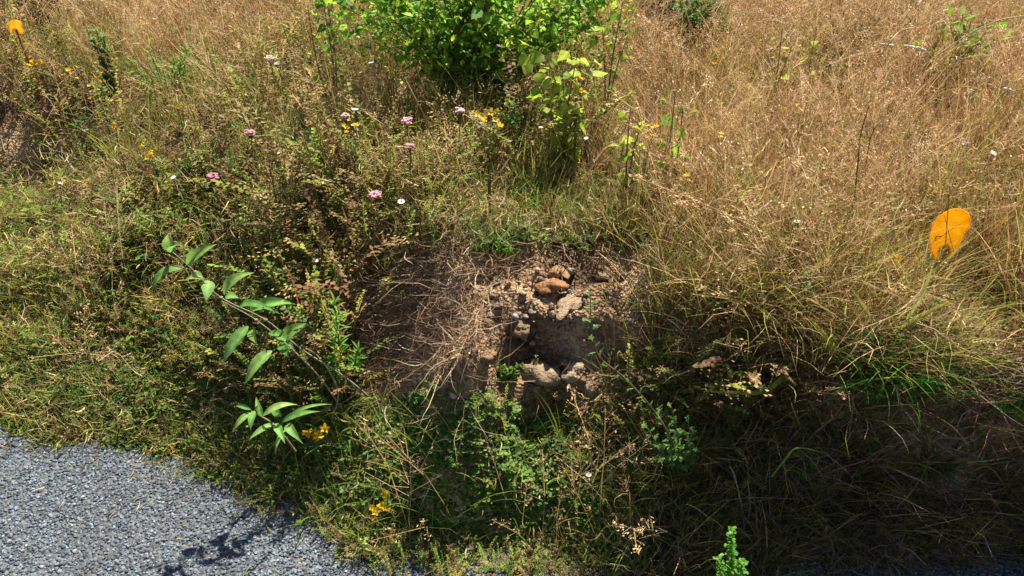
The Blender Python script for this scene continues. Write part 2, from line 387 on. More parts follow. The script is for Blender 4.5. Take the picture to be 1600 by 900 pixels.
tag(mesh_obj('dry_grass', vv[0], vv[1], vv[2], M_dry), 'dry straw coloured and olive grass standing all over the bank', 'grass', kind='stuff')
print('dry', n, nt_)

# green grass blades
x, y, z, u, v = cand2(90000, 40000)
dn = .12 + .22 * left_zone(u, v) + .25 * low_green(u, v) + .30 * dark_right(u, v) - .9 * clear(x, y) - .6 * dirt(u, v) + .6 * fbm(x + 9, y, 3, 1.9) - .05 * straw_zone(u, v)
k = (rng.random(len(x)) < dn) & on_bank(x, y, .0)
x, y, z, u, v = [a[k] for a in (x, y, z, u, v)]; n = len(x)
c = mixc(GREEN + OLIVE[:2], n)
vv = ribbons(np.stack([x, y, z - .01], 1), rng.uniform(0, 6.28, n), rng.uniform(0, .7, n), rng.uniform(.2, 1.8, n), rng.uniform(-.5, .5, n),
             rng.uniform(.06, .22, n) * (1 - .4 * left_zone(u, v)), rng.uniform(.002, .0052, n), c, c * 1.15)
tag(mesh_obj('green_grass', vv[0], vv[1], vv[2], M_green), 'green grass blades growing among the dry stalks', 'grass', kind='stuff')
print('green', n)

# dead thatch lying on the soil and hanging over the bank
x, y, z, u, v = cand2(250000, 130000)
dn = .42 - .40 * low_green(u, v) * sstep(560, 620, v) + .22 * sstep(.2, .6, dirt(u, v)) * (1 - sstep(740, 840, u)) + .1 * dark_right(u, v) - .50 * sstep(.2, .6, dirt(u, v)) * sstep(720, 790, u) + .3 * clear(x, y) + .30 * dark_right(u, v) + .12 * left_zone(u, v) + .15 * midz(u, v) + .4 * fbm(x, y + 5, 3, 3)
k = (rng.random(len(x)) < dn) & on_bank(x, y, .01)
x, y, z, u, v = [a[k] for a in (x, y, z, u, v)]; n = len(x)
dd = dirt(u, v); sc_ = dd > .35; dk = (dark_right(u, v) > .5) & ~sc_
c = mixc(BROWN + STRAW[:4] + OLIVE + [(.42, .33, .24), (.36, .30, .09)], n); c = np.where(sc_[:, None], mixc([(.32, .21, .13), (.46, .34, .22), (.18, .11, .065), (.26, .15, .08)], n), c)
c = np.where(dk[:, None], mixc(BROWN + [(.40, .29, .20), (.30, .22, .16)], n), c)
z = z + .04 * rng.random(n) * sc_; up_ = rng.random(n) ** 1.3 * (.21 * (1 - low_green(u, v)) * sstep(.1, .35, z) + .03) * (1 - .8 * dd) * (1 - np.minimum(1.3 * clear(x, y), 1))
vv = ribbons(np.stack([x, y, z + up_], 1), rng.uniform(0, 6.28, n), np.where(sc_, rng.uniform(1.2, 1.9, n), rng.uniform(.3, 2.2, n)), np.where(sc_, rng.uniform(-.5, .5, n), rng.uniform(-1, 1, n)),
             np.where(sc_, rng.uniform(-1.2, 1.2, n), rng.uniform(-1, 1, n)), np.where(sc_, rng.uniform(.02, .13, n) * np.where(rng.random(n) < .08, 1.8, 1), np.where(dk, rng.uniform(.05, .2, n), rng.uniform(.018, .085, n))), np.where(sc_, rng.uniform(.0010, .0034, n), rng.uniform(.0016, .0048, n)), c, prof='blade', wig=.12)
tag(mesh_obj('dead_thatch', vv[0], vv[1], vv[2], M_dry), 'tangled brown dead stalks lying on the soil', 'thatch', kind='stuff')
print('thatch', n)

# fine seeding grass: thin culm with an airy panicle
def panicle(seed, spread, nb, dense):
    r = random.Random(seed); mb = MB(); h = 1.0
    def rib(a, b, w, slot, br=1.0):
        a = np.array(a); b = np.array(b); s_ = nrm(np.cross(b - a, (r.uniform(-1, 1), r.uniform(-1, 1), .2))) * w
        mb.add([a - s_, a + s_, b + s_ * .6, b - s_ * .6], [(0, 1, 2, 3)], (slot, br, 0))
    pts = [(0, 0, 0), (.01, .0, .35), (.0, .01, .62), (.02, .0, 1.0)]
    for a, b in zip(pts[:-1], pts[1:]): rib(a, b, .0032, 0)
    for i in range(nb):
        t = .55 + .45 * (i + r.random()) / nb; an = r.uniform(0, 6.28); l = spread * (1.05 - t) * r.uniform(.8, 1.6) + .02
        p0 = np.array([.02 * t, 0, t]); p1 = p0 + np.array([math.cos(an) * l, math.sin(an) * l, l * r.uniform(.5, 1.2)])
        rib(p0, p1, .0016, 0)
        for q in range(dense):
            f = r.uniform(.35, 1.05); c0 = p0 * (1 - f) + p1 * f + np.array([r.uniform(-1, 1), r.uniform(-1, 1), r.uniform(-1, 1)]) * .02
            d = nrm((r.uniform(-1, 1), r.uniform(-1, 1), r.uniform(.0, 1.3))) * r.uniform(.014, .03)
            s_ = nrm(np.cross(d, (r.random(), r.random() - .5, r.random()))) * r.uniform(.003, .006)
            mb.add([c0, c0 + d * .5 + s_, c0 + d, c0 + d * .5 - s_], [(0, 1, 2, 3)], (1, r.uniform(.7, 1.3), 0))
    return mb.arr()
tp = [panicle(s, sp, nb, dn_) for s, sp, nb, dn_ in ((1, .30, 12, 4), (2, .16, 10, 5), (3, .40, 13, 3), (4, .08, 9, 5))]
x, y, z, u, v = cand(36000)
dn = .06 + (.22 + .45 * (1 - sstep(120, 330, v))) * straw_zone(u, v) + .75 * fbm(x + 2, y + 8, 2, 1.6) - .9 * clear(x, y) - .8 * dirt(u, v) - .4 * low_green(u, v) - .15 * left_zone(u, v) - .3 * dark_right(u, v)
k = (rng.random(len(x)) < dn) & on_bank(x, y, .06)
x, y, z, u, v = [a[k] for a in (x, y, z, u, v)]; n = len(x); parts = []
ti = rng.integers(0, 4, n)
for t in range(4):
    s_ = ti == t; m = s_.sum(); pal = np.stack([mixc(STRAW[:3], m), mixc([(.46, .27, .16), (.54, .33, .19), (.60, .42, .24), (.38, .20, .13)], m)], 1)
    parts.append(instances(tp[t], np.stack([x, y, z], 1)[s_], rng.uniform(0, 6.28, m), rng.uniform(.0, .9, m), rng.uniform(0, 6.28, m), rng.uniform(.20, .44, m), pal))
vv = join(parts); tag(mesh_obj('seeding_grass', vv[0], [vv[1], vv[2]], vv[3], M_dry), 'fine pinkish brown grass panicles over the meadow', 'grass', kind='stuff')
print('panicle', n)

# small-leaved weeds: an upright or sprawling sprig
def sprig(seed, nl, ll, lw, h=1.0, pairs=True, head=False):
    r = random.Random(seed); mb = MB()
    mb.add([(-.008, 0, 0), (.008, 0, 0), (.02, .01, h * .5), (.006, .01, h * .5)], [(0, 1, 2, 3)], (0, 1, 0))
    mb.add([(.006, .01, h * .5), (.02, .01, h * .5), (.004, 0, h), (-.002, 0, h)], [(0, 1, 2, 3)], (0, 1, 0))
    for i in range(nl):
        t = .12 + .88 * i / nl; an = r.uniform(0, 6.28)
        for kk in range(2 if pairs else 1):
            a = an + math.pi * kk + r.uniform(-.3, .3); l = ll * r.uniform(.6, 1.2) * (1.1 - .5 * t); up = r.uniform(-.2, .8)
            p0 = np.array([0, 0, h * t]); d = np.array([math.cos(a), math.sin(a), up]) * l; s_ = np.array([-math.sin(a), math.cos(a), r.uniform(-.5, .5)]) * lw * .5
            dn_ = np.array([0, 0, -l * .18])
            mb.add([p0, p0 + d * .5 + s_, p0 + d + dn_, p0 + d * .5 - s_], [(0, 1, 2), (0, 2, 3)], (1, r.uniform(.8, 1.2), 0))
    if head:
        for i in range(14):
            an = r.uniform(0, 6.28); rr_ = r.uniform(0, .10); c0 = np.array([math.cos(an) * rr_, math.sin(an) * rr_, h + r.uniform(-.05, .04)]); e = .014
            mb.add([c0 + (-e, 0, 0), c0 + (0, -e * .6, .006), c0 + (e, 0, 0), c0 + (0, e * .6, .01)], [(0, 1, 2, 3)], (2, r.uniform(.7, 1.3), 0))
    return mb.arr()
ts = [sprig(1, 9, .22, .10), sprig(2, 12, .16, .07), sprig(3, 8, .30, .07), sprig(5, 10, .20, .05, head=True), sprig(6, 7, .14, .05, head=True), sprig(8, 20, .075, .035), sprig(9, 24, .055, .025), sprig(10, 17, .09, .028, head=True)]
x, y, z, u, v = cand2(115000, 95000)
dn = .26 + .60 * left_zone(u, v) + 1.0 * low_green(u, v) + .30 * dark_right(u, v) - .9 * clear(x, y) - .14 * sstep(380, 450, u) * (1 - sstep(930, 1000, u)) * sstep(120, 190, v) * (1 - sstep(400, 450, v)) - .9 * dirt(u, v) + .45 * fbm(x + 5, y + 3, 3, 2.6) - .34 * sstep(900, 990, u) * (1 - sstep(560, 640, v)) - .10 * straw_zone(u, v)
k = (rng.random(len(x)) < dn) & on_bank(x, y, -.02 - .12 * np.clip(fbm(x, y, 2, 7) * 2, 0, 1))
x, y, z, u, v = [a[k] for a in (x, y, z, u, v)]; n = len(x); parts = []
lg = low_green(u, v); lz = left_zone(u, v); dr = dark_right(u, v)
hh = rng.uniform(.07, .25, n) * (1 - .72 * lg) * (1 - .36 * lz) * np.clip(.95 + 1.0 * fbm(x + 11, y + 6, 2, 3.2), .55, 1.15) * (1 + .25 * G(u, v, 430, 660, 130, 90)) * (1 - .4 * G(u, v, 740, 130, 220, 90)) * (.45 + .55 * sstep(.05, .4, z))
ti = np.where(lg + .5 * lz > rng.random(n), rng.integers(0, 3, n), rng.integers(2, 8, n))
mz = midz(u, v); ti = np.where(mz * .8 > rng.random(n), rng.integers(4, 8, n), ti); hh = hh * np.where(ti >= 5, 1.45 + .3 * mz, 1) * np.where(lg > .3, np.where(ti >= 5, .42, .7), 1) * (1 - .5 * G(u, v, 680, 400, 130, 70)) * (1 - .35 * (y < toe(x) + .25))
gsel = rng.random(n) < .3 + .65 * lg + .08 * lz
mz0 = midz(u, v) * (1 - sstep(330, 400, v)); gsel &= rng.random(n) > .75 * mz0
lc = np.where(gsel[:, None], mixc(GREEN + [(.22, .34, .06), (.26, .38, .07)], n) * (1 + .6 * G(u, v, 60, 450, 190, 190))[:, None], mixc(OLIVE + BROWN[:2] + [(.30, .27, .10), (.36, .28, .08), (.30, .19, .085), (.22, .12, .06)], n))
for t in range(8):
    s_ = ti == t; m = s_.sum(); pal = np.stack([mixc(OLIVE + BROWN[:2] + STRAW[:1], m), lc[s_], mixc([(.30, .19, .08), (.44, .32, .14), (.2, .12, .05)], m)], 1)
    parts.append(instances(ts[t], np.stack([x, y, z - .005], 1)[s_], rng.uniform(0, 6.28, m), rng.uniform(0, .9, m), rng.uniform(0, 6.28, m), hh[s_], pal))
vv = join(parts); tag(mesh_obj('weed_cover', vv[0], [vv[1], vv[2]], vv[3], M_green), 'small leaved green and brown weeds covering the bank', 'ground cover', kind='stuff')
print('weeds', n)

# clover and little round leaves over the lower slope and the edge of the road
def clover(seed):
    r = random.Random(seed); mb = MB(); mb.add([(-.02, 0, 0), (.02, 0, 0), (.02, 0, 1), (-.02, 0, 1)], [(0, 1, 2, 3)], (0, 1, 0))
    for kk in range(3):
        a = kk * 2.094 + r.uniform(-.2, .2); d = np.array([math.cos(a), math.sin(a), r.uniform(-.15, .3)]); s_ = np.array([-math.sin(a), math.cos(a), 0]); p0 = np.array([0, 0, 1.0])
        mb.add([p0, p0 + d * .25 + s_ * .24, p0 + d * .55 + s_ * .26, p0 + d * .72, p0 + d * .55 - s_ * .26, p0 + d * .25 - s_ * .24],
               [(0, 1, 3), (1, 2, 3), (0, 3, 5), (3, 4, 5)], (1, r.uniform(.85, 1.15), 0))
    return mb.arr()
tc_ = [clover(s) for s in range(3)]
x, y, z, u, v = cand2(60000, 130000, 2.0)
dn = 1.2 * low_green(u, v) + .55 * left_zone(u, v) + .5 * fbm(x, y + 2, 3, 5) - .9 * dirt(u, v) + .2 * fbm(x, y, 2, 6) - .2 * dark_right(u, v)
k = (rng.random(len(x)) < dn) & on_bank(x, y, -.03 + .06 * 0)
x, y, z, u, v = [a[k] for a in (x, y, z, u, v)]; n = len(x); ti = rng.integers(0, 3, n); parts = []
for t in range(3):
    s_ = ti == t; m = s_.sum(); pal = np.stack([mixc(OLIVE, m), mixc(GREEN + [(.16, .30, .06), (.26, .36, .10)], m)], 1)
    parts.append(instances(tc_[t], np.stack([x, y, z], 1)[s_], rng.uniform(0, 6.28, m), rng.uniform(0, .9, m), rng.uniform(0, 6.28, m), rng.uniform(.009, .021, m), pal))
vv = join(parts); tag(mesh_obj('clover_cover', vv[0], [vv[1], vv[2]], vv[3], M_leaf), 'low clover leaves over the foot of the bank', 'ground cover', kind='stuff')
print('clover', n)

# chippings of the road surface and crumbs of soil
def chips(x, y, z, s, col, name, label, cat):
    n = len(x); ico = []
    ph = (1 + 5 ** .5) / 2
    B = np.array([(-1, ph, 0), (1, ph, 0), (-1, -ph, 0), (1, -ph, 0), (0, -1, ph), (0, 1, ph), (0, -1, -ph), (0, 1, -ph), (ph, 0, -1), (ph, 0, 1), (-ph, 0, -1), (-ph, 0, 1)]) / 1.9
    Fi = np.array([(0, 11, 5), (0, 5, 1), (0, 1, 7), (0, 7, 10), (0, 10, 11), (1, 5, 9), (5, 11, 4), (11, 10, 2), (10, 7, 6), (7, 1, 8), (3, 9, 4), (3, 4, 2), (3, 2, 6), (3, 6, 8), (3, 8, 9), (4, 9, 5), (2, 4, 11), (6, 2, 10), (8, 6, 7), (9, 8, 1)])
    V = B[None] * (1 + rng.uniform(-.28, .28, (n, 12, 1))) * rng.uniform(.6, 1.25, (n, 1, 3)) * s[:, None, None]
    a = rng.uniform(0, 6.28, n); ca, sa = np.cos(a)[:, None], np.sin(a)[:, None]
    V = np.stack([V[..., 0] * ca - V[..., 1] * sa, V[..., 0] * sa + V[..., 1] * ca, V[..., 2] * .75], 2) + np.stack([x, y, z], 1)[:, None]
    F = (Fi[None] + (np.arange(n) * 12)[:, None, None]).reshape(-1, 3)
    return tag(mesh_obj(name, V.reshape(-1, 3), F, np.repeat(col, 12, 0), M_stone), label, cat, kind='stuff')
n = 100000; x = rng.uniform(-2.0, 1.7, n); y = rng.uniform(.75, 2.1, n); k = (y < toe(x) + .06) | (rng.random(n) < .12 * (y < toe(x) + .16)); x, y = x[k], y[k]; n = len(x)
mot = 1 + .7 * fbm(x, y, 3, 2.5)
chips(x, y, np.maximum(rng.uniform(-.0012, .0022, n), H(x, y)), rng.uniform(.002, .0056, n), mixc([(.13, .165, .20), (.20, .245, .29), (.05, .065, .085), (.30, .35, .41), (.09, .11, .14), (.26, .23, .2)], n, [5, 5, 5, 1.5, 4, .25]) * mot[:, None] * np.array([.74, .78, .82]),
      'road_chippings', 'pale and dark bluish grey stone chippings in the road surface', 'gravel')
x, y, z, u, v = cand(60000, 1.1, 2.4)
k = (rng.random(len(x)) < (.75 * dirt(u, v) * (1.3 * np.clip(fbm(x, y, 3, 7) * 1.6 + .1, 0, 1))) + .10 + .06 * dark_right(u, v)) & on_bank(x, y, -.02); x, y, z, u, v = [a[k] for a in (x, y, z, u, v)]; n = len(x)
chips(x, y, z, rng.uniform(.001, .0045, n) * np.where(rng.random(n) < .05, 2.6, 1), mixc([(.32, .22, .14), (.42, .31, .21), (.18, .12, .075), (.46, .42, .36), (.40, .21, .09)], n, [5, 5, 5, 2, 1]),
      'soil_crumbs', 'crumbs of brown soil and grit on the bare scar', 'soil')
# dead bits fallen on the road
n = 420; x = rng.uniform(-1.9, 1.4, n); y = toe(x) - np.abs(rng.normal(0, .16, n)); z = np.full(n, .007)
vv = ribbons(np.stack([x, y, z], 1), rng.uniform(0, 6.28, n), rng.uniform(1.4, 1.6, n), rng.uniform(-.1, .1, n), rng.uniform(-.8, .8, n), rng.uniform(.008, .05, n), rng.uniform(.001, .0035, n), mixc(BROWN + STRAW + OLIVE, n))
tag(mesh_obj('road_litter', vv[0], vv[1], vv[2], M_dry), 'dead bits of grass and leaf fallen on the road edge', 'litter', kind='stuff')
#THINGS
# ---------------------------------------------------------------- shrubs
G1, G2, G3, G4 = (.18, .38, .035), (.34, .52, .055), (.08, .20, .025), (.46, .54, .07)
def vj(a): return np.array([random.uniform(-a, a) for _ in range(3)])
def poplar(name, base, stems, label, cat, group=None, leafcols=(G1, G2, G3), size=.042, understory=0, gap=.045, bare=.18):
    t = thing(name, base, label, cat, group); fol = MB()
    for (dx, dy, h, lean) in stems:
        st = MB(); a = math.atan2(dy, dx); p0 = np.array([dx * .12, dy * .12, -.02]); p2 = np.array([dx, dy, h])
        p1 = (p0 + p2) / 2 + np.array([-dx * .12, -dy * .12, .04 * h]) + vj(.02)
        path = tube(st, [p0, p1, p2], .0042, .0014, (.17, .13, .07), 5, 8)
        st.build('stem', M_wood, t)
        Ls = np.concatenate([[0], np.cumsum(np.linalg.norm(np.diff(path, axis=0), axis=1))]); q = Ls[-1] * bare; an = random.random() * 6
        while q < Ls[-1]:
            pt = np.array([np.interp(q, Ls, path[:, i]) for i in range(3)]); an += 2.4; f = q / Ls[-1]
            el = random.uniform(-.3, .8); out = np.array([math.cos(an) * math.cos(el), math.sin(an) * math.cos(el), math.sin(el)])
            pl = random.uniform(.012, .032); b = pt + out * pl; fol.add([pt - (0, 0, .0008), pt + (0, 0, .0008), b + (0, 0, .0008), b - (0, 0, .0008)], [(0, 1, 2, 3)], (.2, .22, .05))
            d = nrm(out + np.array([0, 0, random.uniform(-1.5, .1)]) + vj(.5)); l = size * random.uniform(.6, 1.25) * (.8 + .35 * f)
            cc = np.array(random.choice(leafcols)) * random.uniform(.75, 1.25)
            leaf(fol, b, b + d * l, l * random.uniform(.75, 1.0), cc, 'poplar', droop=random.uniform(-.08, .12), fold=random.uniform(-.1, .35), up=nrm(out * random.uniform(-.6, .6) + np.array([0, 0, 1]) + vj(.9)), n=5)
            q += gap * random.uniform(.5, 1.3)
    fol.build('foliage', M_leaf, t)
    if understory:
        un = MB(); rx_ = max(abs(s_[0]) for s_ in stems)
        for _ in range(understory):
            r_ = rx_ * 1.0 * math.sqrt(random.random()); a = random.uniform(0, 6.28); hh_ = .06 + .30 * (r_ / rx_) ** 2 + random.uniform(.0, .52) * (1.0 - r_ / rx_ * .5)
            b = np.array([math.cos(a) * r_, math.sin(a) * r_ * .6, hh_]); l = random.uniform(.013, .027); d = nrm(vj(1) + (0, 0, -.1))
            leaf(un, b, b + d * l, l * .55, np.array(random.choice([G1, G3, G2, G4])) * random.uniform(.7, 1.1), 'oval', up=nrm(vj(1) + (0, 0, .8)), n=3)
        for _ in range(60):
            a = random.uniform(0, 6.28); r_ = rx_ * random.uniform(.1, .75); e = np.array([math.cos(a) * r_, math.sin(a) * r_ * .6, random.uniform(.2, .42)])
            tube(un, [(e[0] * .4, e[1] * .4, -.01), e * (.7, .7, .55), e], .0016, .0007, (.16, .13, .06), 3, 3)
        un.build('inner_foliage', M_leaf, t)
    return t
b = ground(P(748, 172)); stems = []
for i in range(98):
    a = random.uniform(0, 6.28); r_ = random.random() ** .6; stems.append((math.cos(a) * r_ * .62, math.sin(a) * r_ * .32, random.uniform(.38, .85) * (1.05 - .25 * r_), 0))
poplar('poplar_shrub', b, stems, 'bushy green poplar shrub with many upright stems at the top centre', 'shrub', understory=4200, gap=.025, bare=.14, size=.042)
b = ground(P(525, 190)); poplar('poplar_seedling', b, [(-.05, .02, .42, 0), (.04, .0, .36, 0), (.0, .05, .48, 0), (.02, .03, .44, 0)], 'thin green seedling just left of the big poplar shrub', 'seedling', size=.034)
# yellow-green leafy saplings
Y1, Y2, Y3 = (.30, .40, .04), (.38, .45, .07), (.20, .33, .03)
b = ground(P(885, 268)); poplar('yellow_green_sapling', b, [(-.14, -.03, .44, 0), (-.08, -.04, .42, 0), (-.03, -.05, .36, 0), (.02, 0, .42, 0), (.07, .02, .38, 0), (.0, -.03, .30, 0), (.03, -.04, .24, 0)],
    'yellow green leafy sapling at the right edge of the big shrub', 'sapling', None, (Y1, Y2, Y3), .046, gap=.022)
b = ground(P(945, 200)); poplar('yellow_green_sapling', b, [(.03, .0, .46, 0), (-.03, .02, .36, 0), (.06, .02, .34, 0)], 'small sapling with fresh green leaves right of the yellow green one', 'sapling', None, (Y3, G2), .034, gap=.03)
b = ground(P(980, 330)); poplar('yellow_green_sapling', b, [(-.02, .0, .34, 0), (.02, .01, .30, 0), (0, -.02, .26, 0)], 'left one of two yellow leaved shoots standing before the tan grass', 'sapling', 'yellow green shoots', (Y1, Y2), .036, gap=.028)
b = ground(P(1032, 330)); poplar('yellow_green_sapling', b, [(.0, .0, .38, 0), (.03, .01, .34, 0), (-.01, -.02, .26, 0)], 'right one of two yellow leaved shoots standing before the tan grass', 'sapling', 'yellow green shoots', (Y3, Y1), .034, gap=.028)
b = ground(P(1478, 150)); poplar('low_sapling', b, [(-.16, 0, .24, 0), (-.12, .02, .28, 0), (-.08, 0, .31, 0), (-.04, 0, .33, 0), (.0, 0, .30, 0), (.05, .0, .32, 0), (.09, .02, .31, 0), (.17, .01, .28, 0), (.03, -.05, .25, 0), (-.1, -.05, .2, 0)],
    'low spreading sapling with yellow green leaves at the top right', 'sapling', None, (Y1, Y3, Y3, G1), .042, gap=.02)
for (u0, v0, s_, lb) in ((1196, 190, .42, 'pale yellow leaved sprig beside the tall leaning straw'), (1250, 165, .38, 'pale yellow leaved sprig right of the tall leaning straw'), (1212, 55, .12, None)):
    if lb: b = ground(P(u0, v0 + 30)); poplar('yellow_sprig', b, [(-.02, 0, s_, 0), (.03, .01, s_ * .85, 0)], lb, 'sprig', 'pale yellow sprigs', ((.42, .42, .10), (.36, .38, .08)), .030, gap=.04)

# finely leaved plants: a stem with many narrow leaves
def narrow_plant(name, base, shoots, leaf_l, leaf_w, cols, label, cat, gap=.007, stemc=(.16, .2, .05), group=None, start=.1, el=(.1, .9), lobes=0):
    t = thing(name, base, label, cat, group); fo = MB()
    for pts in shoots:
        st = MB(); path = tube(st, [np.asarray(q, float) - base for q in pts], .0032, .0012, stemc, 5, 6); st.build('stem', M_green, t)
        Ls = np.concatenate([[0], np.cumsum(np.linalg.norm(np.diff(path, axis=0), axis=1))]); q = Ls[-1] * start; an = random.random() * 6
        ax = nrm(path[-1] - path[-4]); 
        while q < Ls[-1]:
            pt = np.array([np.interp(q, Ls, path[:, i]) for i in range(3)]); an += 2.4; f = q / Ls[-1]
            i_ = min(np.searchsorted(Ls, q), len(path) - 1); tg = nrm(path[i_] - path[max(i_ - 1, 0)]); s1 = nrm(np.cross(tg, (.2, .9, .1))); s2 = np.cross(tg, s1)
            e = random.uniform(*el); d = nrm((s1 * math.cos(an) + s2 * math.sin(an)) * math.cos(e) + tg * math.sin(e)); l = leaf_l * random.uniform(.7, 1.2) * (1.1 - .55 * f)
            cc = np.array(random.choice(cols)) * random.uniform(.8, 1.2)
            leaf(fo, pt, pt + d * l, leaf_w, cc, 'lance', droop=.1, fold=.3, up=nrm(tg + vj(.2)), n=4)
            for lo in range(lobes):
                f0 = .3 + .6 * lo / max(lobes, 1); sd_ = nrm(np.cross(d, tg)) * (1 if lo % 2 else -1); b0 = pt + d * l * f0
                leaf(fo, b0, b0 + nrm(d + sd_ * 1.1) * l * .42, leaf_w * .9, cc, 'lance', up=nrm(tg), n=3)
            q += gap * random.uniform(.7, 1.3)
    fo.build('foliage', M_leaf, t); return t
yb = 1.72; b = ground(P(545, 615)); yb = b[1]
narrow_plant('fleabane', b, [[b, Q(533, 560, yb - .02), Q(528, 520, yb - .03), Q(522, 468, yb - .04)], [b, Q(552, 580, yb), Q(560, 545, yb - .02)], [b, Q(530, 590, yb - .03), Q(515, 560, yb - .04)]],
    .052, .0066, [(.14, .34, .04), (.09, .25, .03), (.2, .40, .06), (.26, .32, .07)], 'bright green upright plant with narrow leaves beside the long leaning shoot', 'weed', gap=.0036)
b = ground(P(1062, 745)); y_ = b[1] - .06
narrow_plant('mugwort', b, [[b, Q(1050, 690, y_), Q(1020, 640, y_ + .02), Q(975, 590, y_ + .05), Q(935, 555, y_ + .08), Q(924, 500, y_ + .1), Q(922, 450, y_ + .1)],
    [b, Q(1080, 700, y_ - .02), Q(1075, 660, y_ - .02)], [b, Q(1030, 700, y_ - .03), Q(1010, 665, y_ - .03)], [b, Q(1060, 690, y_ - .03), Q(1048, 630, y_ - .02)]], .033, .0065, [(.13, .29, .06), (.17, .33, .08), (.09, .21, .04)],
    'long arching mugwort stem with divided leaves crossing the right of the bare scar', 'weed', gap=.015, stemc=(.2, .14, .09), lobes=4)
b = ground(Q(1146, 1040, .97)); y_ = .98; b[2] = max(b[2], 0)
narrow_plant('leafy_spike', b, [[b, Q(1144, 900, y_), Q(1142, 828, y_ + .01)], [b, Q(1132, 930, y_), Q(1124, 872, y_)], [b, Q(1155, 930, y_), Q(1160, 876, y_)]], .024, .0065, [(.12, .32, .04), (.18, .38, .06), (.07, .22, .03)],
    'vivid green leafy spike at the bottom edge of the dark bank', 'weed', gap=.0026, lobes=2)
b = ground(P(1590, 650)); y_ = b[1]
narrow_plant('feathery_weed', b, [[b, Q(1575, 640, y_ - .03), Q(1555, 628, y_ - .05)], [b, Q(1590, 635, y_ - .02), Q(1580, 615, y_ - .03)], [b, Q(1605, 640, y_ - .02), Q(1605, 612, y_ - .03)]], .028, .006, [(.13, .36, .04), (.09, .28, .04)],
    'feathery green weed at the right edge above the dark bank', 'weed', gap=.0035, lobes=3)
b = ground(P(655, 320)); y_ = b[1]
narrow_plant('slender_weed', b, [[b, Q(655, 290, y_), Q(657, 262, y_)]], .045, .006, [(.16, .30, .05), (.2, .34, .08)], 'slender weed with a star of narrow leaves in the middle of the brown stalks', 'weed', gap=.006)
b = ground(P(800, 205)); y_ = b[1] - .35
narrow_plant('slender_weed', b, [[b, Q(805, 190, y_ + .1), Q(803, 160, y_ + .1)]], .060, .009, [(.08, .26, .05)], 'dark green weed with drooping narrow leaves under the big shrub', 'weed', gap=.007)
# green plants further back
def leafy_clump(u0, v0, wpx, h, cols, label, nsh=14, ll=.04, lw=.007, gap=.014, lobes=0, name='leafy_clump'):
    far_ = v0 < 300; soft = u0 in (268, 1318, 1285); b = ground(P(u0, v0 + 20 * far_)); h = h * (.55 if soft else 1) + (.13 if soft else .17) * far_; nsh = int(nsh * (1.9 if far_ and not soft else .6 if soft else 1)); ll = ll * (1.25 if far_ else 1); lw = lw * (1.3 if far_ and not soft else 1); wpx = wpx * (1.5 if soft else 1); dist = b[1]; rw = wpx * .5 * (b[1] * 1.15) / FPX; sh = []
    for _ in range(nsh):
        a = random.uniform(0, 6.28); r_ = rw * math.sqrt(random.random()); e = b + np.array([math.cos(a) * r_, math.sin(a) * r_ * .5, h * random.uniform(.6, 1.0)])
        sh.append([b + np.array([math.cos(a) * r_, math.sin(a) * r_ * .5, 0]) * .6, (b + e) / 2 + np.array([0, 0, .02]), e])
    return narrow_plant(name, b, sh, ll, lw, cols, label, 'weed', gap=gap, lobes=lobes)
BG = [(.06, .17, .05), (.09, .23, .07), (.05, .13, .05)]
leafy_clump(75, 38, 120, .30, BG, 'bluish green feathery clump in the top left corner', 26, .05, .011, .012, 2)
leafy_clump(268, 150, 110, .27, [(.17, .33, .05), (.22, .36, .07)], 'soft green clump of fine leaves in the meadow left of the big shrub', 26, .04, .007, .012)
leafy_clump(180, 122, 30, .14, [(.13, .28, .06)], 'small green tuft beside the yellow flowers at the upper left', 8, .035, .009, .012)
leafy_clump(1085, 92, 110, .16, [(.06, .18, .04), (.09, .24, .03), (.07, .15, .05)], 'dark green mat of weeds right of the big shrub', 34, .035, .012, .012)
leafy_clump(1020, 55, 90, .22, [(.10, .13, .05), (.14, .16, .07)], 'greyish green weedy mound above the dark green mat', 26, .03, .007, .012)
leafy_clump(1600, 360, 60, .12, [(.10, .24, .05), (.14, .3, .05)], 'green grassy weed at the right edge level with the orange marker', 14, .05, .007, .012)
leafy_clump(1318, 85, 50, .17, [(.12, .085, .045), (.18, .13, .07)], 'dark brown withered clump in the tan grass at the top', 20, .03, .007, .012)
leafy_clump(1285, 78, 40, .30, [(.13, .13, .05), (.10, .09, .04)], 'tall brownish green clump beside the dark withered one', 12, .03, .006, .014)
leafy_clump(655, 640, 60, .05, [(.10, .22, .06)], 'small patch of green weeds at the left foot of the scar', 10, .02, .007, .007)
leafy_clump(795, 600, 60, .07, [(.14, .28, .06), (.2, .32, .08)], 'light green leafy weed at the lower edge of the scar', 12, .018, .008, .006)
leafy_clump(1225, 430, 70, .12, [(.07, .15, .05), (.10, .19, .06)], 'dark green patch of weeds deep in the tan grass', 14, .035, .010, .010)
leafy_clump(580, 880, 50, .04, [(.12, .24, .10)], 'rosette of grey green leaves on the road edge near the stones', 8, .03, .008, .008)

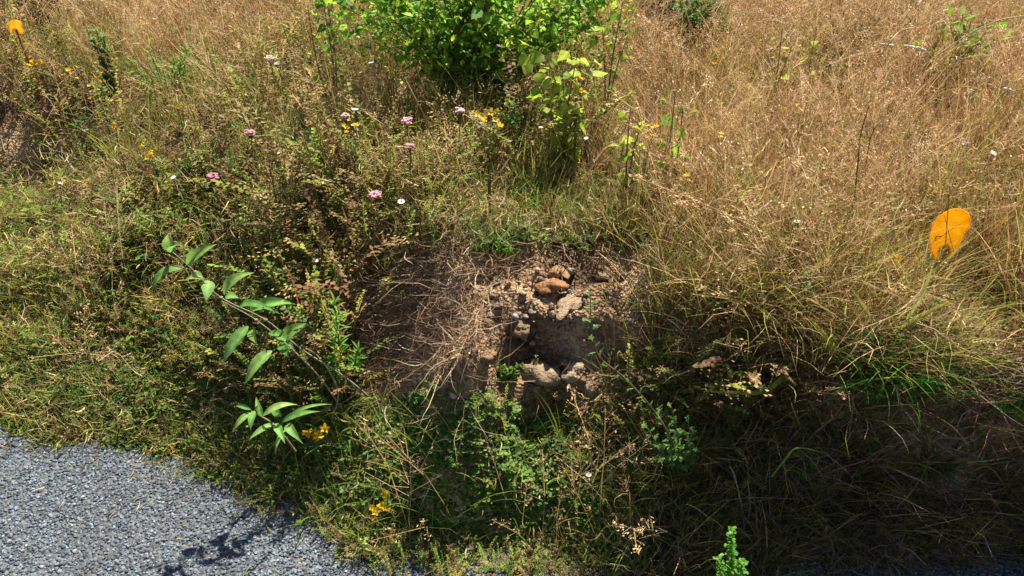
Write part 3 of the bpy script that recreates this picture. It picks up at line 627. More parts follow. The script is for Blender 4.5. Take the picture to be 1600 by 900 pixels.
# ---------------------------------------------------------------- the long butterfly bush shoots
LC = [(.22, .44, .10), (.28, .50, .14), (.17, .37, .08)]
def shoot(name, label, stems, leaves, y0):
    b = np.array(Q(*stems[0][0])); b = np.array([b[0], b[1], float(H(b[0], b[1]))]); t = thing(name, b, label, 'shoot')
    for st_ in stems:
        mb = MB(); tube(mb, [Q(*q) - b for q in st_], .0027, .0012, (.24, .20, .13), 6, 6); mb.build('stem', M_wood, t)
    for (u0, v0, u1, v1, ya, yb_, wpx, sd_, dr_) in leaves:
        mb = MB(); A = Q(u0, v0, ya) - b; B = Q(u1, v1, yb_) - b; wdt = wpx * ya * 1.0 / FPX
        leaf(mb, A, B, wdt * random.uniform(.8, 1.05), np.array(random.choice(LC)) * random.uniform(.8, 1.1) * np.array((random.uniform(.9, 1.25), 1, 1)), 'budd', droop=dr_ * 1.15, fold=random.uniform(.2, .6), up=nrm((sd_ * .7 + random.uniform(-.4, .4), -.35, .8)), n=14, jag=.10)
        mb.build('leaf', M_leaf, t, smooth=True)
    nd = MB()
    for st_ in stems:
        for q in st_[1:-1]: blob(nd, Q(*q) - b, (.0052, .0052, .0045), (.24, .2, .14), 5, 5, .3)
    nd.build('stem_nodes', M_wood, t)
    return t
shoot('butterfly_bush_shoot', 'long leaning shoot with large pointed green leaves over the left of the bank',
    [[(600, 640, 1.62), (540, 590, 1.61), (470, 545, 1.60), (415, 500, 1.60), (345, 465, 1.60), (305, 425, 1.61), (265, 390, 1.62)],
     [(535, 640, 1.6), (500, 590, 1.6), (455, 545, 1.6), (400, 500, 1.6), (350, 472, 1.6)],
     [(520, 655, 1.59), (528, 610, 1.59), (500, 560, 1.6), (470, 540, 1.6)]],
    [(268, 395, 262, 366, 1.62, 1.66, 22, .3, .1), (268, 395, 286, 384, 1.62, 1.58, 18, 0, .1), (292, 414, 340, 381, 1.61, 1.64, 24, .2, .18), (288, 418, 236, 462, 1.61, 1.55, 26, -.3, .2),
     (318, 436, 288, 438, 1.60, 1.56, 20, 0, .2), (325, 438, 322, 472, 1.6, 1.54, 30, .2, .1), (350, 460, 398, 426, 1.6, 1.64, 27, .2, .2), (352, 464, 374, 466, 1.6, 1.6, 20, .2, .2),
     (372, 482, 440, 492, 1.6, 1.56, 18, .2, .25), (390, 486, 463, 476, 1.6, 1.64, 28, .2, .22), (388, 510, 348, 570, 1.6, 1.54, 34, -.2, .08), (395, 515, 402, 538, 1.6, 1.55, 24, 0, .1),
     (440, 530, 480, 505, 1.6, 1.64, 26, .2, .18), (420, 520, 462, 550, 1.6, 1.55, 28, .2, .15), (425, 548, 382, 602, 1.6, 1.53, 30, -.2, .1), (440, 535, 452, 560, 1.6, 1.55, 24, .2, .1)], 1.6)
shoot('butterfly_bush_shoot', 'low shoot of pointed leaves above the yellow flowers near the road',
    [[(462, 705, 1.42), (430, 665, 1.40), (392, 642, 1.41)]],
    [(392, 640, 367, 634, 1.41, 1.42, 13, 0, .2), (392, 645, 362, 677, 1.41, 1.36, 15, -.2, .2), (398, 642, 392, 674, 1.41, 1.36, 16, .1, .15), (410, 650, 466, 633, 1.40, 1.44, 17, .1, .25),
     (410, 652, 400, 620, 1.4, 1.45, 16, -.3, .1), (428, 662, 386, 690, 1.40, 1.35, 16, -.1, .1), (430, 662, 446, 694, 1.4, 1.34, 20, .2, .1), (440, 660, 502, 643, 1.4, 1.42, 18, .2, .2),
     (448, 664, 474, 694, 1.4, 1.34, 20, .2, .2), (440, 650, 424, 640, 1.4, 1.43, 16, -.3, .1), (446, 672, 430, 712, 1.4, 1.34, 16, -.2, .1), (450, 650, 520, 632, 1.42, 1.46, 10, .2, .2)], 1.4)

# ---------------------------------------------------------------- flowers
def petals(mb, c, r_, n_, col, cen, up=(0, 0, 1), w_=.5, cup=.1):
    up = nrm(up); a1 = nrm(np.cross(up, (.3, 1, .2))); a2 = np.cross(up, a1)
    for i in range(n_):
        a = 6.283 * i / n_ + random.uniform(-.1, .1); d = a1 * math.cos(a) + a2 * math.sin(a)
        leaf(mb, c + d * r_ * .12, c + d * r_ + up * r_ * cup, r_ * w_, col, 'oval', droop=0, fold=.1, up=up, n=3)
    blob(mb, c, (r_ * .28, r_ * .28, r_ * .16), cen, 3, 4, .1)
# ragwort / st john's wort plants
def yellow_plant(u0, v0, h, nf, spread, label, r_=.010, group='yellow flowering weeds'):
    p = P(u0, v0, h); b = ground(p); t = thing('yellow_flower', b, label, 'flower', group); st = MB(); fo = MB(); fl = MB(); top = p - b
    for i in range(nf):
        e = top + np.array([random.uniform(-1, 1) * spread, random.uniform(-1, 1) * spread * .5, random.uniform(-.9, .9) * spread * .9])
        tube(st, [(0, 0, -.01), top * .55 + vj(.005), e], .0014, .0007, (.2, .2, .07), 4, 4)
        fl = MB(); petals(fl, np.zeros(3), r_ * random.uniform(.6, 1.0), 5, np.array((.80, .50, .015)) * random.uniform(.8, 1.1), (.7, .3, .01), nrm(vj(.9) + (0, -.4, 1)), .6, .35); q_ = fl.build('blossom', M_flower, t); q_.location = e
    for i in range(16):
        q = top * random.uniform(.15, .9); d = nrm(vj(1) + (0, 0, .2)); leaf(fo, q, q + d * .018, .006, (.13, .22, .05), n=3)
    st.build('stem', M_green, t); fo.build('foliage', M_leaf, t)
yellow_plant(490, 680, .14, 8, .022, 'yellow flowers beside the low shoot of pointed leaves', .015)
yellow_plant(508, 668, .15, 2, .006, 'single bright yellow bloom just right above the flowers by the low shoot', .016, None)
yellow_plant(595, 795, .09, 9, .024, 'yellow flowers at the edge of the road above the stones', .014)
yellow_plant(604, 772, .10, 2, .006, 'brightest yellow bloom on top of the roadside flowers', .016, None)
yellow_plant(763, 184, .36, 8, .034, 'upright spike of deep yellow flowers under the big shrub', .013)
yellow_plant(546, 198, .30, 6, .026, 'yellow flower head among the stalks left below the big shrub', .012)
yellow_plant(150, 133, .26, 14, .09, 'broad olive yellow flowering patch in the upper left meadow', .013)
yellow_plant(58, 95, .26, 9, .035, 'tall blurred yellow flower spike at the upper left edge', .014)
yellow_plant(235, 235, .22, 6, .028, 'yellow flower in the grass above the shady dip at the left', .012)
yellow_plant(176, 198, .22, 3, .012, 'small yellow flower between the broad patch and the dip', .011)
yellow_plant(280, 168, .22, 3, .018, 'small yellow flower below the soft green clump', .011)
yellow_plant(903, 132, .34, 6, .03, 'orange yellow flowers in the yellow green sapling', .012)
yellow_plant(1012, 205, .26, 6, .026, 'orange yellow flowers between the two yellow leaved shoots', .011)
yellow_plant(1258, 170, .28, 4, .026, 'yellow flower in the tan grass right of the leaning straw', .011)
yellow_plant(1130, 208, .26, 2, .016, 'tiny yellow flower in the tan grass left of the leaning straw', .010)
yellow_plant(1404, 400, .18, 2, .006, 'single yellow flower left of the orange marker', .012)
y_ = mk_y = P(1478, 405, .15)[1] - .03
MKY = y_
yellow_plant(1070, 280, .24, 3, .014, 'small yellow flower right below the yellow leaved shoots', .010)
yellow_plant(1122, 92, .22, 3, .022, 'orange yellow flower at the dark green mat', .012)
# yarrow
def yarrow(u0, v0, h, r_, label, col=(.60, .30, .40)):
    r_ *= .55; col = np.array(col) * .85 + .06; p = P(u0, v0, h); b = ground(p); t = thing('yarrow', b, label, 'flower', 'pink yarrow heads'); st = MB(); fl = MB(); top = p - b
    tube(st, [(0, 0, -.01), top * .5 + vj(.01), top - (0, 0, .03)], .0018, .0012, (.2, .17, .08), 5, 4)
    for i in range(46):
        a = random.uniform(0, 6.28); q = r_ * math.sqrt(random.random()); e = top + np.array([math.cos(a) * q, math.sin(a) * q, random.uniform(-.006, .006) - q * .12])
        if i % 3 == 0: tube(st, [top - (0, 0, .03), (e + top) / 2 - (0, 0, .015), e], .0008, .0006, (.2, .18, .08), 3, 3)
        petals(fl, e, .0052, 5, np.array(col) * random.uniform(.75, 1.25), (.6, .5, .4), nrm(vj(.3) + (0, 0, 1)), .9, .1)
    for i in range(10):
        q = top * random.uniform(.1, .8); d = nrm(vj(1) + (0, 0, .6)); leaf(st, q, q + d * .03, .006, (.12, .18, .06), n=3)
    st.build('stem', M_green, t); fl.build('petals', M_flower, t)
yarrow(585, 303, .28, .032, 'pink yarrow head beside the white daisy in the centre')
yarrow(635, 188, .32, .028, 'pink yarrow head left below the big shrub')
yarrow(718, 172, .33, .024, 'pale pink yarrow head at the foot of the big shrub', (.62, .42, .42))
yarrow(640, 228, .28, .020, 'small pink yarrow head under the other near the shrub')
yarrow(332, 275, .26, .032, 'deep pink yarrow head right of the shady dip', (.58, .22, .34))
yarrow(390, 206, .28, .028, 'pink yarrow head in the olive grass at the upper left', (.55, .28, .33))
yarrow(540, 181, .30, .020, 'faint pink yarrow head above the yellow flower by the shrub', (.6, .4, .4))
yarrow(1508, 225, .24, .012, 'tiny mauve flower head in the grass above the orange marker', (.45, .2, .5))
yarrow(422, 90, .32, .030, 'whitish pink yarrow heads left of the poplar seedling', (.68, .52, .50))
yarrow(435, 100, .30, .024, 'lower whitish pink yarrow head left of the poplar seedling', (.68, .55, .50))
# white daisies (one model, copied)
def daisy0():
    t = thing('white_daisy', (0, 0, 0), 'x', 'flower', 'small white daisies'); st = MB(); fl = MB()
    tube(st, [(0, 0, -.20), (.004, 0, -.1), (0, 0, 0)], .0012, .0010, (.18, .2, .08), 5, 4); st.build('stem', M_green, t)
    petals(fl, np.zeros(3), .0100, 13, (.80, .82, .85), (.7, .5, .1), (.0, -.15, 1), .35, .12); fl.build('petals', M_flower, t); return t
proto = daisy0(); first = True
for (u0, v0, h, s_, lb) in ((627, 315, .24, 1.15, 'white daisy right below the central pink yarrow'), (493, 407, .22, .95, 'white daisy alone among brown stalks right of the long shoot'),
        (435, 239, .24, 1.0, 'bluish white daisy in the olive grass at the upper left'), (555, 171, .30, 1.1, 'white daisy at the left foot of the big shrub'),
        (271, 277, .22, 1.0, 'white daisy left of the deep pink yarrow'), (1245, 346, .22, 1.0, 'white daisy in the tan grass above the dark green patch'),
        (507, 286, .22, .9, 'white daisy in the dark gap between the stalks'), (580, 98, .34, 1.1, 'white daisy at the left side of the poplar leaves'),
        (845, 199, .26, .8, 'small white daisy below the yellow green sapling'), (94, 286, .18, .9, 'white daisy at the bottom of the shady dip'),
        (1552, 239, .22, 1.1, 'white daisy in the grass at the upper right edge'), (916, 216, .24, .8, 'small white daisy right below the yellow green sapling'),
        (920, 742, .06, .8, 'white clover bloom alone on the lower slope')):
    p = P(u0, v0, h)
    if first: d = proto; d.location = p; first = False
    else: d = dup(proto, p, random.uniform(0, 6))
    d['label'] = lb; d.rotation_euler = (random.uniform(-.35, .1), random.uniform(-.2, .2), random.uniform(-.5, .5)); d.scale = (s_,) * 3
# clover heads
def clover0():
    t = thing('clover_flower', (0, 0, 0), 'x', 'flower', 'pink clover heads'); st = MB(); fl = MB()
    tube(st, [(0, 0, -.10), (.003, 0, -.05), (0, 0, 0)], .0010, .0009, (.2, .18, .08), 4, 3); st.build('stem', M_green, t)
    for i in range(40):
        d = nrm(vj(1) + (0, 0, .25)); leaf(fl, d * .003, d * .0095, .0032, np.array((.62, .25, .34)) * random.uniform(.7, 1.4), n=3)
    fl.build('petals', M_flower, t); return t
proto = clover0(); first = True
for (u0, v0, s_, lb) in ((482, 556, 1.25, 'pink clover head at the right end of the long shoot'), (492, 547, .9, 'smaller pink clover head next to the one at the shoot'), (424, 498, 1.05, 'pink clover head just above the middle of the long shoot'),
        (416, 471, .9, 'pink clover head above the broad leaves of the shoot'), (316, 513, .9, 'pale pink clover head in the dark grass left of the shoot'), (335, 540, .8, 'faint clover head lower in the dark grass left of the shoot'),
        (353, 610, .8, 'clover head above the low shoot'), (192, 798, .75, 'pinkish dropped clover head lying farther up on the road'), (139, 875, .8, 'pinkish dropped clover head lying near the bottom of the road'),
        (370, 760, .9, 'clover head at the shaded edge of the road'), (488, 756, .8, 'clover head hanging at the dark road edge under the yellow flowers'), (1120, 492, 1.1, 'mauve clover head in the grass right of the mugwort')):
    low = v0 > 750; p = P(u0, v0, .006 if low else .09)
    if first: d = proto; first = False
    else: d = dup(proto, p)
    d.location = p; d['label'] = lb; d.scale = (s_,) * 3; d.rotation_euler = (R(85) if low else random.uniform(-.3, .3), random.uniform(-.3, .3), random.uniform(0, 6))

# ---------------------------------------------------------------- orange markers
def marker(name, label, outline, slit, y_, thick, mount, col, lean=.25):
    pts = [Q(u0, v0, y_) for (u0, v0) in outline]; zc = min(p[2] for p in pts)
    for _ in range(6): pts = [Q(a_, b_, y_ + (p[2] - zc) * lean) for (a_, b_), p in zip(outline, pts)]
    pts = [np.array([p[0], p[1] - (p[2] - zc) * lean, p[2]]) for p in pts]; zc = min(p[2] for p in pts); b = np.mean(pts, axis=0); b[2] = zc
    top = max(p[2] for p in pts)
    pts = [np.array([p[0], p[1] + (p[2] - zc) * lean, p[2]]) - b for p in pts]; n_ = len(pts); nv = np.array([0, thick, -thick * lean])
    bow = lambda p: p
    import bmesh
    bm = bmesh.new(); vs = [bm.verts.new(bow(p)) for p in pts]; f = bm.faces.new(vs)
    r_ = bmesh.ops.extrude_face_region(bm, geom=[f]); ev = [e for e in r_['geom'] if isinstance(e, bmesh.types.BMVert)]; bmesh.ops.translate(bm, verts=ev, vec=nv)
    bmesh.ops.triangulate(bm, faces=bm.faces[:]); bmesh.ops.recalc_face_normals(bm, faces=bm.faces[:])
    me = bpy.data.meshes.new('plate'); bm.to_mesh(me); bm.free(); at = me.color_attributes.new('Col', 'FLOAT_COLOR', 'POINT')
    at.data.foreach_set('color', np.tile(np.array([*col, 1], np.float32), len(me.vertices))); me.materials.append(M_plastic)
    t = thing(name, b, label, 'marker'); o = bpy.data.objects.new('plate', me); COL.objects.link(o); o.parent = t
    # bead along the rim
    rim = MB(); loop = [bow(p) + nv * .5 for p in pts] ; loop.append(loop[0]); tube(rim, loop, thick * .8, thick * .8, np.array(col) * 1.1, 6, 3); rim.build('rim', M_plastic, t)
    if slit:
        s_ = MB(); sp = [np.array(Q(a_, b_, y_)) for a_, b_ in slit]; sp = [bow(np.array([p[0], p[1] + (p[2] - zc) * lean - .0015, p[2]]) - b) for p in sp]; tube(s_, sp, .0012, .0012, (.12, .03, .01), 5, 3); s_.build('slit', M_wood, t)
    pk = MB(); gz = float(H(b[0], b[1])) - b[2]; tube(pk, [(0, .004, gz - .02), (0, .004, .012)], .004, .004, (.25, .12, .03), 6, 2); pk.build('peg', M_wood, t)
    return t
ol = [(340, 400), (338, 480), (345, 560), (380, 650), (415, 670), (430, 640), (425, 590), (440, 558), (480, 540), (520, 535), (545, 555), (556, 595), (548, 640), (590, 620), (612, 575), (640, 540), (668, 480), (690, 430), (720, 375), (740, 330), (745, 270), (720, 215), (670, 180), (600, 172), (530, 190), (450, 240), (390, 300), (358, 345)]
ol = [(1400 + a / 6.43, 300 + b_ / 6.43) for a, b_ in ol]
mk = P(1478, 405, .15)
marker('orange_marker', 'orange oval plastic marker standing in the tan grass at the right', ol, [(1464, 379), (1466, 374.5), (1470, 373.5), (1475, 374)], mk[1], .0022, True, (.95, .60, .015))
o2 = [(-9, 8), (-11, -2), (-8, -9), (0, -11), (8, -8), (10, 0), (13, 8), (6, 9), (3, 3), (-3, 2), (-5, 9)]
mk2 = P(24, 44, .34)
marker('yellow_orange_marker', 'small glowing yellow orange marker in the top left corner', [(24 + a, 43 + b_) for a, b_ in o2], None, mk2[1], .003, True, (.95, .66, .12), .1)

# ---------------------------------------------------------------- straws, sticks, broad blades
def straw(pts, r0, r1, col, label, name='straw', cat='straw', group=None, m=M_dry, head=False):
    pts = [np.asarray(p, float) for p in pts]; b = pts[0]; mb = MB(); path = tube(mb, [p - b for p in pts], r0, r1, col, 5, 6)
    o = mb.build(name, m, None, b, True); return tag(o, label, cat, group)
def Gd(u0, v0, h=0): return P(u0, v0, h)
ST = (.55, .42, .24); S2 = (.38, .27, .15)
straw([Gd(1222, 200, .02), Q(1208, 120, P(1208, 120, .30)[1]), Q(1192, 52, P(1208, 120, .30)[1] + .02)], .0028, .0016, ST, 'tall pale straw leaning beside the yellow sprigs', group='long pale straws')
y_ = P(1420, 110, .30)[1]; straw([Gd(1340, 140, .02), Q(1382, 78, y_), Q(1405, 50, y_), Q(1432, 42, y_)], .003, .0015, ST, 'pale straw arching over the white bark at the upper right', group='long pale straws')
y_ = P(1500, 110, .30)[1]; straw([Gd(1390, 170, .02), Q(1440, 108, y_), Q(1500, 62, y_), Q(1560, 32, y_), Q(1610, 24, y_)], .003, .0016, (.5, .37, .2), 'very long straw arching out past the right edge at the top', group='long pale straws')
y_ = P(1340, 330, .30)[1]; straw([Gd(1330, 360, 0), Q(1340, 260, y_), Q(1345, 210, y_), Q(1358, 165, y_)], .0022, .001, (.12, .14, .05), 'dark green bare stalk standing in the tan grass', 'stalk', 'stalk', m=M_green)
straw([Gd(1352, 268, .12), Q(1362, 210, y_), Q(1388, 180, y_)], .0016, .0008, (.13, .13, .05), 'thin dark side stalk right of the green bare stalk', 'stalk', 'stalk', m=M_green)
y_ = P(120, 250, .30)[1]; straw([Gd(85, 300, .02), Q(115, 240, y_), Q(125, 205, y_), Q(165, 160, y_), Q(203, 143, y_)], .0026, .0012, (.42, .33, .19), 'bent pale straw rising over the shady dip at the left', group='long pale straws')
y_ = P(30, 300, .30)[1]; straw([Gd(28, 310, .0), Q(14, 260, y_), Q(0, 210, y_)], .002, .0012, (.42, .35, .22), 'grey straw leaning left at the edge of the dip', group='long pale straws')
y_ = P(680, 330, .2)[1]; straw([Gd(700, 250, .05), Q(660, 175, y_ + .3), Q(632, 120, y_ + .35)], .002, .001, (.35, .24, .12), 'brown twig slanting in front of the big shrub', 'twig', 'twig')
y_ = P(800, 540, .05)[1]; straw([Gd(793, 590, 0), Q(798, 530, y_), Q(801, 480, y_), Q(808, 445, y_)], .002, .0010, (.5, .38, .25), 'upright bleached straw in the middle of the scar', group='long pale straws')
straw([Gd(780, 560, 0), Q(788, 500, y_), Q(783, 445, y_)], .0016, .0009, (.4, .28, .18), 'shorter brown straw left of the upright bleached one', group='long pale straws')
y_ = P(700, 600, .03)[1]; straw([Gd(692, 560, .03), Gd(715, 610, .03), Gd(735, 640, .02)], .0028, .0018, (.42, .32, .2), 'pale root lying left of the plank in the scar', 'root', 'root')
y_ = P(1150, 790, .1)[1]; straw([Gd(1164, 868, .02), Q(1160, 800, y_), Q(1148, 745, y_), Q(1140, 728, y_)], .0028, .0016, (.42, .34, .28), 'thick pale stem standing in the dark bank above the green spike', group='long pale straws')
straw([Q(1168, 750, y_ - .03), Q(1172, 785, y_ - .03), Q(1170, 812, y_ - .03)], .0016, .0012, (.3, .22, .16), 'short stem with a brown seed head right of the thick pale stem', 'seed_stalk', 'stalk')
y_ = P(1180, 780, .12)[1]; straw([Gd(1075, 830, .05), Q(1110, 790, y_), Q(1170, 778, y_), Q(1255, 780, y_)], .0018, .001, (.38, .32, .26), 'grey straw arching across the dark bank', group='long pale straws')
straw([Gd(440, 850, .004), Gd(436, 820, .008), Gd(443, 790, .02), Gd(446, 765, .03)], .0018, .001, (.4, .3, .22), 'thin stalk lying on the shaded road edge', 'stalk', 'stalk')
straw([Gd(325, 850, .004), Gd(335, 838, .006), Gd(343, 825, .006)], .002, .001, (.4, .33, .26), 'short stalk lying on the road at the stripes of shade', 'stalk', 'stalk')
straw([Gd(32, 733, .004), Gd(50, 712, .008), Gd(66, 695, .01), Gd(86, 675, .03)], .0024, .0012, (.32, .28, .12), 'olive stalk lying across the road edge at the far left', 'stalk', 'stalk')
straw([Gd(975, 590, .04), Gd(1010, 640, .05), Gd(1060, 690, .05)], .002, .0012, (.3, .22, .14), 'brown dead stem slanting below the mugwort', 'stalk', 'stalk')
straw([Gd(935, 395, .04), Gd(990, 440, .08), Gd(1040, 500, .08), Gd(1085, 540, .06)], .0024, .0014, (.40, .28, .15), 'dead stem slanting down from the tan grass right of the scar', 'stalk', 'stalk')
for (a_, b_, c_, lb) in (((640, 470), (700, 440), (760, 425), 'dead twig along the top of the scar'), ((660, 520), (715, 500), (770, 490), 'dead twig above the middle of the scar'), ((690, 560), (740, 530), (745, 480), 'curved dead twig beside the log end'),
        ((600, 540), (660, 530), (720, 560), 'dead twig running towards the plank'), ((620, 600), (660, 570), (700, 575), 'dead twig in the dark left of the plank'), ((700, 490), (740, 470), (800, 410), 'longest dead twig slanting over the scar'),
        ((640, 560), (690, 520), (740, 515), 'dead twig just below the log end'), ((665, 600), (690, 560), (700, 530), 'dead twig standing over the plank end'), ((760, 600), (745, 560), (755, 520), 'dead twig at the left of the hollow')):
    straw([Gd(*a_, .02), Gd(*b_, .05), Gd(*c_, .03)], .0022, .001, random.choice([(.36, .26, .17), (.44, .33, .23), (.3, .2, .12)]), lb, 'dead_twig', 'twig', 'dead twigs over the scar')
def broad(pts, wpx, col, label):
    pts = smooth_path([np.asarray(p, float) for p in pts], 5); b = pts[0]; mb = MB(); n_ = len(pts); V = []; C = []
    for i, p in enumerate(pts):
        T = nrm(pts[min(i + 1, n_ - 1)] - pts[max(i - 1, 0)]); s_ = nrm(np.cross(T, (.1, -.85, .5))); nn = np.cross(s_, T); f = i / (n_ - 1); w_ = wpx * p[1] * 1.2 / FPX * .5 * (.55 + .45 * min(1, f * 4)) * (1 - f ** 3) + .0004
        for q in (-1, 0, 1): V.append(p - b + s_ * q * w_ + nn * abs(q) * w_ * .35); C.append(np.array(col) * (1.15 if q == 0 else 1) * (1 - .1 * f))
    F = [(i * 3 + j, i * 3 + j + 1, i * 3 + j + 4, i * 3 + j + 3) for i in range(n_ - 1) for j in range(2)]
    mb.add(V, F, np.array(C)); return tag(mb.build('broad_grass_blade', M_green, None, b), label, 'grass blade', 'single broad grass blades')
y_ = P(1290, 540, .27)[1]; broad([Q(1315, 556, y_), Q(1298, 538, y_), Q(1280, 515, y_), Q(1262, 494, y_)], 11, (.42, .44, .06), 'yellow green broad blade slanting in the middle of the right grass')
y_ = P(1190, 600, .27)[1]; broad([Q(1240, 560, y_ + .03), Q(1222, 590, y_), Q(1190, 612, y_ - .02), Q(1140, 613, y_ - .03), Q(1110, 612, y_ - .03)], 9, (.38, .42, .07), 'curved yellow green blade hanging over the dark bank')
y_ = P(1350, 480, .27)[1]; broad([Q(1362, 500, y_), Q(1345, 475, y_), Q(1328, 448, y_)], 8, (.32, .33, .07), 'olive broad blade left of the green tussock tip')
y_ = P(1430, 500, .27)[1]; broad([Q(1395, 520, y_), Q(1430, 497, y_), Q(1465, 480, y_), Q(1492, 468, y_)], 7, (.40, .40, .08), 'yellowish blade reaching right from the green tussock')
broad([Q(1415, 500, y_), Q(1435, 470, y_), Q(1450, 435, y_), Q(1458, 410, y_)], 7, (.26, .28, .08), 'olive blade rising from the tussock to the orange marker')
y_ = P(1165, 580, .27)[1]; broad([Q(1205, 620, y_), Q(1215, 585, y_), Q(1240, 550, y_)], 8, (.22, .34, .10), 'green blade left of the hanging yellow one')
y_ = P(1210, 760, .27)[1]; broad([Q(1205, 745, y_), Q(1225, 720, y_), Q(1245, 700, y_), Q(1290, 708, y_ - .03)], 4, (.16, .26, .06), 'narrow green blade folded over in the dark bank')
# tussocks
straw([Q(1472, 440, MKY), Q(1477, 385, MKY), Q(1481, 330, MKY), Q(1484, 290, MKY)], .0015, .0009, (.30, .13, .06), 'reddish brown stalk standing right in front of the orange marker', 'stalk', 'stalk')
straw([Q(1500, 430, MKY), Q(1488, 385, MKY), Q(1475, 335, MKY + .02)], .0011, .0007, (.40, .26, .12), 'thinner tan stalk crossing the orange marker', 'stalk', 'stalk')
def tussock(u0, v0, n_, L_, w_, cols, label, spread=.03, th=(.0, .7)):
    b = ground(P(u0, v0)); V = ribbons(np.stack([rng.normal(0, spread, n_), rng.normal(0, spread * .6, n_), np.full(n_, -.01)], 1), rng.uniform(0, 6.28, n_), rng.uniform(*th, n_), rng.uniform(.3, 1.6, n_),
        rng.uniform(-.4, .4, n_), rng.uniform(.5, 1.0, n_) * L_, rng.uniform(.6, 1.2, n_) * w_, mixc(cols, n_), segs=7)
    return tag(mesh_obj('grass_tussock', V[0], V[1], V[2], M_green, None, b), label, 'tussock', 'green grass tussocks')
tussock(1395, 600, 320, .27, .0065, [(.05, .22, .03), (.07, .28, .03), (.04, .15, .03), (.12, .32, .05)], 'dense dark green tussock on the brink of the dark bank', .035)
tussock(1450, 740, 30, .20, .013, [(.06, .13, .04), (.09, .18, .05)], 'broad leaved dark tussock low in the shaded bank', .02)
tussock(1250, 700, 40, .24, .005, [(.09, .18, .05), (.2, .24, .09)], 'sparse tussock hanging in the shaded bank', .03)
tussock(490, 260, 120, .30, .006, [(.07, .16, .04), (.10, .2, .04)], 'green tussock in the dark gap left of the centre', .04, (0, .4))
tussock(770, 390, 70, .12, .006, [(.12, .28, .04), (.16, .34, .05)], 'bright green tussock at the upper rim of the scar', .03)
tussock(625, 455, 60, .12, .004, [(.09, .2, .05), (.16, .26, .08)], 'fine leaved green tussock left of the log end', .02)
tussock(960, 880, 90, .12, .004, [(.10, .2, .05), (.22, .24, .09)], 'thin green tussock at the bottom edge in the middle', .03)
tussock(1440, 300, 110, .26, .005, [(.16, .2, .05), (.28, .26, .09)], 'olive green tussock above the orange marker', .06, (0, .5))
tussock(1110, 470, 90, .22, .0045, [(.22, .28, .05), (.30, .32, .07)], 'yellow green tussock right of the scar', .04, (0, .4))
tussock(1320, 260, 60, .2, .005, [(.2, .22, .06)], 'faded green tussock left above the orange marker', .06, (0, .5))
tussock(130, 620, 60, .12, .005, [(.08, .2, .04), (.12, .24, .06)], 'small green tussock near the left end of the road edge', .04)
tussock(660, 690, 12, .10, .004, [(.2, .36, .08)], 'few light blades leaning out under the scar', .01, (.6, 1.2))

# ---------------------------------------------------------------- stones, clods, wood, bark
def rock(u0, v0, rad, col, label, seed, name='stone', cat='stone', group=None, rough=.3, sink=.3):
    if name in ('clay_clod', 'soil_clod'): rad = (rad[0] * 1.15, rad[1] * 1.15, rad[2] * .8); sink = .4; rough = .9
    col = tuple(q * (.48 if 'clod' in name else .5) for q in col)
    p = ground(P(u0, v0)); mb = MB(); blob(mb, (0, 0, rad[2] * (1 - sink)), rad, col, seed, 14, rough, seed * 1.3); return tag(mb.build(name, M_stone, None, p, False), label, cat, group)
rock(633, 836, (.021, .016, .014), (.50, .36, .27), 'largest pinkish brown stone on the road edge under the yellow flowers', 1, group='stones at the road edge')
rock(646, 843, (.014, .012, .011), (.58, .46, .38), 'pale pink stone right of the largest one at the road edge', 2, group='stones at the road edge')
rock(645, 858, (.013, .011, .009), (.55, .48, .38), 'cream stone in front of the pale pink one', 3, group='stones at the road edge')
rock(632, 868, (.014, .011, .009), (.35, .33, .3), 'grey stone in front of the pinkish ones', 4, group='stones at the road edge')
rock(640, 880, (.010, .009, .007), (.5, .42, .36), 'smallest stone at the bottom of the little heap', 5, group='stones at the road edge')
rock(1392, 838, (.026, .02, .018), (.20, .21, .22), 'rounded grey stone in the dark foot of the bank', 6)
rock(1360, 806, (.022, .018, .015), (.16, .14, .12), 'dark brown stone behind the rounded grey one', 7)
rock(1540, 852, (.028, .022, .016), (.18, .19, .2), 'grey stone at the bottom right corner', 8)
rock(1470, 870, (.02, .018, .012), (.24, .25, .27), 'small grey stone between the two larger ones at the bottom right', 9)
rock(862, 452, (.040, .026, .022), (.50, .20, .06), 'rusty orange clod of clay at the top of the scar', 10, 'clay_clod', 'clod', rough=.5)
rock(880, 424, (.038, .022, .014), (.48, .26, .11), 'flat tan orange clod behind the rusty one', 11, 'clay_clod', 'clod', rough=.5)
rock(938, 436, (.020, .016, .014), (.38, .18, .1), 'small reddish clod at the right rim of the scar', 12, 'clay_clod', 'clod', rough=.5)
rock(885, 484, (.062, .030, .022), (.46, .31, .18), 'long pale gritty clod forming the edge above the hollow', 13, 'soil_clod', 'clod', rough=.8)
rock(845, 592, (.060, .036, .036), (.44, .30, .17), 'gritty pale clod at the lower end of the scar', 14, 'soil_clod', 'clod', rough=.8)
rock(895, 590, (.034, .026, .028), (.48, .36, .24), 'cracked light clod right of the gritty one', 15, 'soil_clod', 'clod', rough=.9)
rock(812, 520, (.035, .025, .030), (.34, .20, .10), 'brown clod at the left wall of the hollow', 16, 'soil_clod', 'clod', rough=.7)
rock(760, 565, (.030, .022, .03), (.38, .20, .09), 'orange brown clod between plank and hollow', 17, 'soil_clod', 'clod', rough=.6)
rock(668, 520, (.05, .03, .02), (.34, .18, .10), 'reddish brown clod covered by twigs at the left of the scar', 18, 'soil_clod', 'clod', rough=.7)
rock(806, 503, (.012, .01, .009), (.45, .47, .5), 'light grey stone at the upper left of the hollow', 19)
rock(812, 515, (.009, .008, .007), (.62, .6, .56), 'whitish pebble below the light grey stone', 20, 'pebble', 'pebble')
